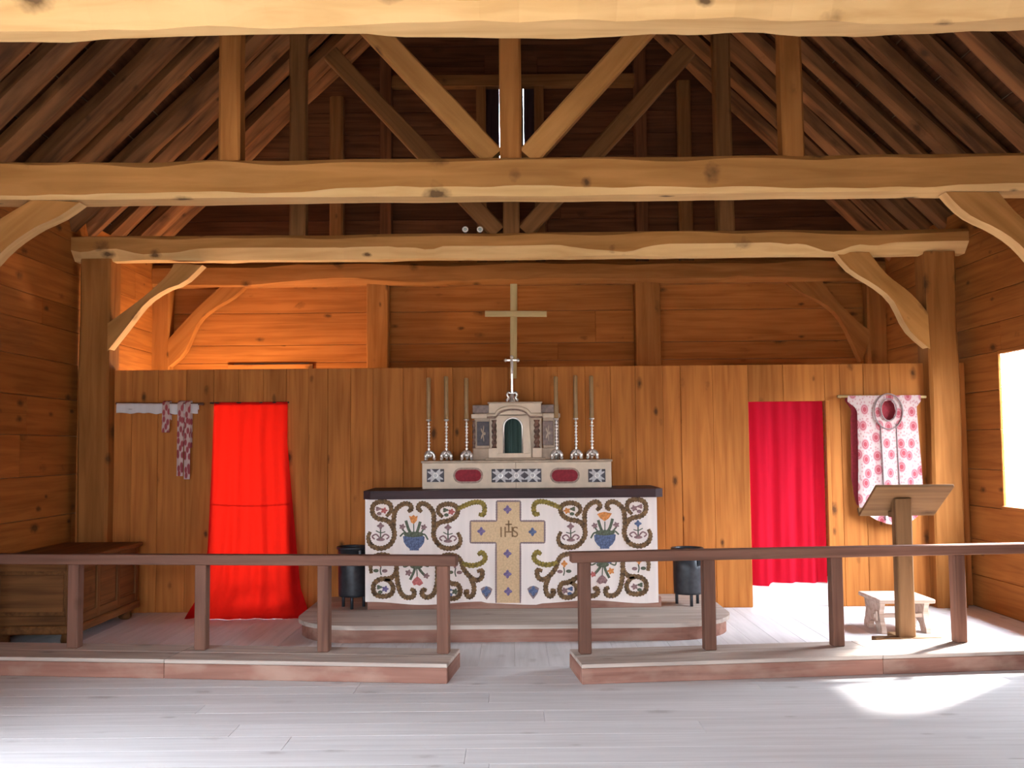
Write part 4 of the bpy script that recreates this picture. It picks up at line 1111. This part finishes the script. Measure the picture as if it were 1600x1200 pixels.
# ------------------------------------------------------------------ chest by the side wall
y0c = 8.34; x1c = P(117, 940, y0c).x; x0c = XL + 0.02; y1c = 9.74
zt_c = zc(60, 872, y0c); z0c = zc(60, 988, y0c)
chest = root('chest', ((x0c + x1c) / 2, (y0c + y1c) / 2, 0), 'dark panelled wooden chest on bun feet against the side wall', 'chest')
box('carcass', x0c + 0.02, x1c - 0.02, y0c + 0.02, y1c - 0.02, z0c + 0.03, zt_c - 0.04, 'chest', chest, grain='Y')
box('lid', x0c - 0.005, x1c + 0.035, y0c - 0.035, y1c + 0.02, zt_c - 0.04, zt_c, 'chest', chest, 0.010, 'Y')
box('base_moulding', x0c - 0.005, x1c + 0.02, y0c - 0.02, y1c, z0c - 0.02, z0c + 0.05, 'chest', chest, 0.012, 'Y')
for (xa, xb) in ((x0c, x0c + 0.075), (x1c - 0.075, x1c)): box('stile', xa, xb, y0c, y0c + 0.03, z0c + 0.05, zt_c - 0.04, 'chest', chest, 0.005, 'Z')
for (za, zb_) in ((z0c + 0.05, z0c + 0.13), (zt_c - 0.11, zt_c - 0.04)): box('cross_rail', x0c + 0.075, x1c - 0.075, y0c, y0c + 0.03, za, zb_, 'chest', chest, 0.005)
box('end_panel', x0c + 0.10, x1c - 0.10, y0c + 0.006, y0c + 0.03, z0c + 0.16, zt_c - 0.14, 'chest', chest, 0.014)
nP = 3
for i in range(nP + 1):
    ya = y0c + (y1c - y0c - 0.07) * i / nP
    box('stile', x1c - 0.03, x1c, ya + (0.001 if i else 0.03), ya + 0.07, z0c + 0.05, zt_c - 0.04, 'chest', chest, 0.005, 'Z')
    if i < nP: box('front_panel', x1c - 0.03, x1c - 0.008, ya + 0.09, ya + (y1c - y0c - 0.07) / nP - 0.02, z0c + 0.16, zt_c - 0.14, 'chest', chest, 0.012, 'Y')
for (za, zb_) in ((z0c + 0.05, z0c + 0.13), (zt_c - 0.11, zt_c - 0.04)):
    box('cross_rail', x1c - 0.03, x1c - 0.002, y0c + 0.07, y1c - 0.07, za, zb_, 'chest', chest, 0.005, 'Y')
for fx_, fy_ in ((x1c - 0.09, y0c + 0.09), (x0c + 0.09, y0c + 0.09), (x1c - 0.09, y1c - 0.09), (x0c + 0.09, y1c - 0.09)):
    lathe('bun_foot', [(0.035, 0), (0.055, 0.012), (0.06, 0.03), (0.05, z0c - 0.025), (0.035, z0c - 0.015)], 'chest', chest, (fx_, fy_, 0), 14)

# ------------------------------------------------------------------ lectern
LY = 8.22; lx = P(1412, 900, LY).x
lec = root('lectern', (lx, LY, 0), 'wooden lectern with a sloping desk on a square post', 'lectern')
zl = P(1412, 1004, LY)
hewn('post', (lx, LY, 0.03), (lx, LY, zc(1412, 779, LY)), 0.135, 0.10, (0, -1, 0), 'lectern', lec, seed=41, ch=0.010, ch_var=0.002, wob=0.003)
yA, yB2 = LY - 0.17, LY + 0.24                        # high edge towards the nave, low edge towards the vestry
zA = P(1420, 759, yA).z; zB = P(1404, 804, yB2).z
xa0, xa1 = P(1372, 759, yA).x, P(1487, 757, yA).x
xm_ = (xa0 + xa1) / 2 - 0.0; hw_ = (xa1 - xa0) / 2 + 0.02
plank('desk', (xm_ - hw_, (yA + yB2) / 2, (zA + zB) / 2), (xm_ + hw_, (yA + yB2) / 2, (zA + zB) / 2), math.hypot(yB2 - yA, zA - zB), 0.026, Vector((0, zA - zB, yB2 - yA)), 'lectern', lec, 0.004)
sl = Vector((0, yB2 - yA, zB - zA)).normalized(); up_ = Vector((0, zA - zB, yB2 - yA)).normalized()
q_ = Vector((xm_, yB2, zB)) + up_ * 0.03
plank('book_ledge', q_ - Vector((hw_, 0, 0)), q_ + Vector((hw_, 0, 0)), 0.026, 0.07, up_, 'lectern', lec, 0.004)
box('desk_cleat', lx - 0.05, lx + 0.05, LY - 0.05, LY + 0.17, zc(1412, 800, LY) - 0.05, zc(1412, 800, LY) + 0.0, 'lectern', lec, 0.004, 'Y')
plank('foot_bar', (lx - 0.27, LY - 0.02, 0.022), (lx + 0.27, LY - 0.02, 0.022), 0.10, 0.044, (0, 0, 1), 'lectern', lec, 0.006)
plank('foot_bar', (lx - 0.02, LY - 0.27, 0.020), (lx - 0.02, LY + 0.22, 0.020), 0.10, 0.040, (0, 0, 1), 'lectern', lec, 0.006)

# ------------------------------------------------------------------ trestle stool
SY0, SY1 = 8.50, 9.02
zs_ = P(1420, 937, SY0).z
sx0, sx1 = P(1374, 937, SY0).x, P(1462, 937, SY0).x
sto = root('stool', ((sx0 + sx1) / 2, (SY0 + SY1) / 2, 0), 'low pale wooden trestle stool behind the lectern post', 'stool')
box('seat', sx0, sx1, SY0, SY1, zs_ - 0.035, zs_, 'stool', sto, 0.008, 'X')
for xx in (sx0 + 0.05, sx1 - 0.05):
    prof = [(0.06, zs_ - 0.035), (0.10, zs_ * 0.55), (0.075, zs_ * 0.30), (0.045, 0.05), (0.04, 0.0), (0.16, 0.0), (0.19, 0.06), (0.235, 0.09)]
    L_ = SY1 - SY0
    o = [(SY0 + a_, z_) for a_, z_ in prof] + [(SY0 + 0.28, 0.10)] + [(SY1 - a_, z_) for a_, z_ in reversed(prof)]
    verts = [(xx - 0.02, y_, z_) for y_, z_ in o] + [(xx + 0.02, y_, z_) for y_, z_ in o]; n_ = len(o)
    faces = [tuple(range(n_)), tuple(range(2 * n_ - 1, n_ - 1, -1))] + [(i, (i + 1) % n_, n_ + (i + 1) % n_, n_ + i) for i in range(n_)]
    mesh('trestle_leg', verts, faces, 'stool', sto)
ym = (SY0 + SY1) / 2 - 0.12
box('stretcher', sx0 - 0.005, sx1 + 0.005, ym - 0.018, ym + 0.018, zs_ * 0.42, zs_ * 0.42 + 0.035, 'stool', sto, 0.004)
for xx in (sx0 + 0.015, sx1 - 0.015): box('tusk_peg', xx - 0.010, xx + 0.010, ym - 0.03, ym + 0.03, zs_ * 0.42 - 0.025, zs_ * 0.42 + 0.06, 'stool', sto, 0.005, 'Z')

# ------------------------------------------------------------------ chasuble on its rod
HY = YP - 0.07
zrod = zc(1380, 620, HY)
rod = root('garment_rod', (P(1380, 620, HY).x, HY, zrod), 'pale wooden rod carrying the floral chasuble', 'rod')
tube('bar', [(P(1309, 620, HY).x, HY, zrod + 0.01), (P(1447, 620, HY).x, HY, zrod - 0.005)], 0.014, 'cross_wood', rod)
for px in (1313, 1445): tube('peg', [(P(px, 620, HY).x, HY, zrod), (P(px, 620, HY).x, YP + 0.003, zrod + 0.01)], 0.012, 'cross_wood', rod)
def X1(px): return P(px, 700, HY).x
def Z1(py): return zc(1385, py, HY)
ch = root('chasuble', (X1(1387), HY - 0.03, Z1(819)), 'white chasuble with red floral pattern hanging behind the lectern', 'vestment')
def chas(u, v, yo=-0.024, zlow=0.0, front=True):
    z_ = Z1(618) + (Z1(interp([(0, 797), (0.1, 803), (0.25, 812), (0.4, 818), (0.55, 820), (0.7, 818), (0.85, 810), (1, 798)], u)) - Z1(618)) * v
    l = interp([(0, 1326), (0.05, 1325), (0.10, 1336), (0.14, 1340), (0.6, 1339), (0.9, 1337), (1, 1339)], v)
    r_ = interp([(0, 1440), (0.05, 1440), (0.10, 1433), (0.14, 1433), (0.6, 1437), (1, 1440)], v)
    x_ = X1(l + (r_ - l) * u)
    yv = HY + yo - 0.012 * math.sin(u * 19) * min(1, v * 2) - 0.02 * v * math.sin(u * math.pi)
    return Vector((x_, yv, z_))
# front panel with an oval neck opening cut out
nu, nv = 44, 60
neck = (X1(1388), Z1(641), X1(1398) - X1(1388), Z1(631) - Z1(650))
verts, faces = [], []
for j in range(nv + 1):
    for i in range(nu + 1):
        p = chas(i / nu, j / nv)
        dx, dz = (p.x - neck[0]) / (neck[2] * 1.15), (p.z - neck[1]) / (neck[3] * 0.85)
        r_ = math.hypot(dx, dz)
        if 1e-6 < r_ < 1.35:                           # pull the grid out to the neck edge
            k_ = (1.0 + 0.35 * (max(0, r_ - 0.0) / 1.35) ** 2) / r_ if r_ < 1.35 else 1
            p.x = neck[0] + (p.x - neck[0]) * k_; p.z = neck[1] + (p.z - neck[1]) * k_
        verts.append(p)
for j in range(nv):
    for i in range(nu):
        q = [j * (nu + 1) + i, j * (nu + 1) + i + 1, (j + 1) * (nu + 1) + i + 1, (j + 1) * (nu + 1) + i]
        c = sum((chas((q_ % (nu + 1)) / nu, (q_ // (nu + 1)) / nv) for q_ in q), Vector()) / 4
        if math.hypot((c.x - neck[0]) / (neck[2] * 1.15), (c.z - neck[1]) / (neck[3] * 0.85)) < 0.28: continue
        faces.append(tuple(q))
mesh('front_panel', verts, faces, 'floral', ch, smooth=True)
surf('back_panel', lambda u, v: (lambda p: Vector((p.x + (X1(1333) - X1(1341)) * (1 - u) * min(1, v * 5) * (1 - 0.9 * max(0, v - 0.75) * 4), HY + 0.03, p.z + 0.02 * v)))(chas(u, v * 0.97)), 24, 24, 'maroon', ch)
def collar(rx, ry, w_, name, dy=0.0, mat='grey_trim'):
    return tube(name, [(neck[0] + neck[2] * rx * math.cos(t), HY - 0.045 + dy, neck[1] - (ry - 1) * 0.03 + neck[3] * ry * math.sin(t)) for t in [2 * math.pi * i / 28 for i in range(28)]], w_, mat, ch, seg=6, closed=True)
collar(1.2, 0.9, 0.007, 'neck_braid'); collar(2.2, 1.45, 0.007, 'collar_braid', 0.004)
for px0, px1 in ((1375, 1377), (1400, 1403)):
    pts_ = []
    for i in range(30):
        z_ = Z1(662 + (812 - 662) * i / 29); u_ = (px0 + (px1 - px0) * i / 29 - 1339) / 98
        pts_.append((X1(px0 + (px1 - px0) * i / 29), chas(u_, 0.25 + 0.75 * i / 29).y - 0.004, z_))
    tube('orphrey_braid', pts_, 0.006, 'grey_trim', ch, seg=6)

# ------------------------------------------------------------------ folded linen and stole on the other rod
RY = YP - 0.06
def X2(px): return P(px, 640, RY).x
def Z2(py): return zc(250, py, RY)
rod2 = root('garment_rod', (X2(250), RY, Z2(632)), 'dark wooden rod carrying the folded white linen', 'rod')
tube('bar', [(X2(181), RY, Z2(630)), (X2(318), RY, Z2(632))], 0.012, 'rail', rod2)
for px in (188, 314): tube('peg', [(X2(px), RY, Z2(631)), (X2(px), YP + 0.003, Z2(631))], 0.012, 'rail', rod2)
def drape(name, x0, x1, zt_, zb_, mat, parent=None, wave=0.006, yo=-0.018, n=20, slant=0.0, ragged=0.0):
    """cloth folded over a rod: front fall, over the top, short back fall; has a closed thickness"""
    prof = [(0.020, zt_ - (zt_ - zb_) * 0.6), (0.018, zt_ - 0.02), (0.010, zt_), (-0.004, zt_ + 0.004), (yo, zt_ - 0.015)] + [(yo, zt_ - 0.02 + (zb_ - zt_ + 0.02) * i / 7) for i in range(1, 8)]
    verts, faces = [], []; m_ = len(prof)
    for i in range(n + 1):
        for j, (dy, z_) in enumerate(prof):
            t = i / n; f = max(0, (zt_ - z_)) / max(0.01, zt_ - zb_)
            zz = z_ + (ragged * noise.noise(Vector((t * 9, j, 2))) if j > 5 else 0) - slant * t
            verts.append((x0 + (x1 - x0) * t + 0.004 * f * math.sin(t * 9), RY + dy - wave * f * (1 + math.sin(t * (x1 - x0) * 60)), zz))
    for i in range(n):
        for j in range(m_ - 1): faces.append((i * m_ + j, (i + 1) * m_ + j, (i + 1) * m_ + j + 1, i * m_ + j + 1))
    return mesh(name, verts, faces, mat, parent, smooth=True)
alb = drape('folded_linen', X2(183), X2(310), Z2(629), Z2(645), 'linen', slant=0.012, ragged=0.015, n=50)
tag(alb, 'white linen folded over the rod beside the glowing red curtain', 'vestment')
sol = root('stole', (X2(293), RY, Z2(748)), 'long red and white stole hanging over the folded linen', 'stole')
drape('stole_band', X2(280), X2(289.5), Z2(627), Z2(744), 'stole', sol, yo=-0.05, n=6)
drape('stole_band', X2(291), X2(300), Z2(627), Z2(749), 'stole', sol, yo=-0.045, n=6)
man = drape('maniple', X2(256), X2(267.5), Z2(627), Z2(676), 'stole', yo=-0.048, n=6)
tag(man, 'short red and white band hanging beside the long stole', 'maniple')

# ------------------------------------------------------------------ two small spotlights on the beam
SYL = YA_ + 0.05
for px, nm in ((727, 'left'), (750, 'right')):
    c = P(px, 358.5, SYL); zb_ = zc(800, 363, YA_)
    sp = root('spotlight', (c.x, SYL + 0.03, zb_), 'small round white spotlight on the beam, %s of the pair' % nm, 'spotlight', 'two spotlights on the beam')
    tube('lamp_body', [(c.x, SYL, c.z), (c.x, SYL + 0.03, c.z), (c.x, SYL + 0.09, c.z)], 0.026, 'iron', sp, seg=14, radii=[0.030, 0.028, 0.016])
    tube('bezel', [(c.x + 0.024 * math.cos(t), SYL - 0.004, c.z + 0.024 * math.sin(t)) for t in [2 * math.pi * i / 18 for i in range(18)]], 0.0075, 'white_paint', sp, seg=7, closed=True)
    tube('lamp_lens', [(c.x, SYL - 0.003, c.z), (c.x, SYL + 0.002, c.z)], 0.02, 'lens', sp, seg=14, radii=[0.013, 0.02])
    tube('bracket', [(c.x, SYL + 0.04, zb_ + 0.0), (c.x, SYL + 0.04, c.z - 0.02)], 0.008, 'iron', sp, seg=7)

# ------------------------------------------------------------------ unseen lamp added in the vestry to light curtain and back bay
M['added_lamp_glow'] = _new('added_lamp_glow')[0]
_e = M['added_lamp_glow'].node_tree.nodes['Principled BSDF']
_e.inputs['Base Color'].default_value = (0.9, 0.75, 0.5, 1); _e.inputs['Emission Color'].default_value = (1.0, 0.70, 0.38, 1); _e.inputs['Emission Strength'].default_value = ADDED_GLOW
vx, vy = -3.30, 11.45
lamp = root('added_lamp', (vx, vy, 0), 'unseen lamp added in the vestry to backlight the bright red curtain', 'lamp')
lathe('base', [(0.16, 0), (0.16, 0.02), (0.05, 0.05), (0.02, 0.08)], 'iron', lamp, (vx, vy, 0), 18)
tube('pole', [(vx, vy, 0.07), (vx, vy, 1.62)], 0.012, 'iron', lamp)
lathe('globe', [(0.02, 0), (0.075, 0.03), (0.11, 0.09), (0.115, 0.14), (0.09, 0.20), (0.04, 0.24), (0.015, 0.25)], 'added_lamp_glow', lamp, (vx, vy, 1.60), 18)
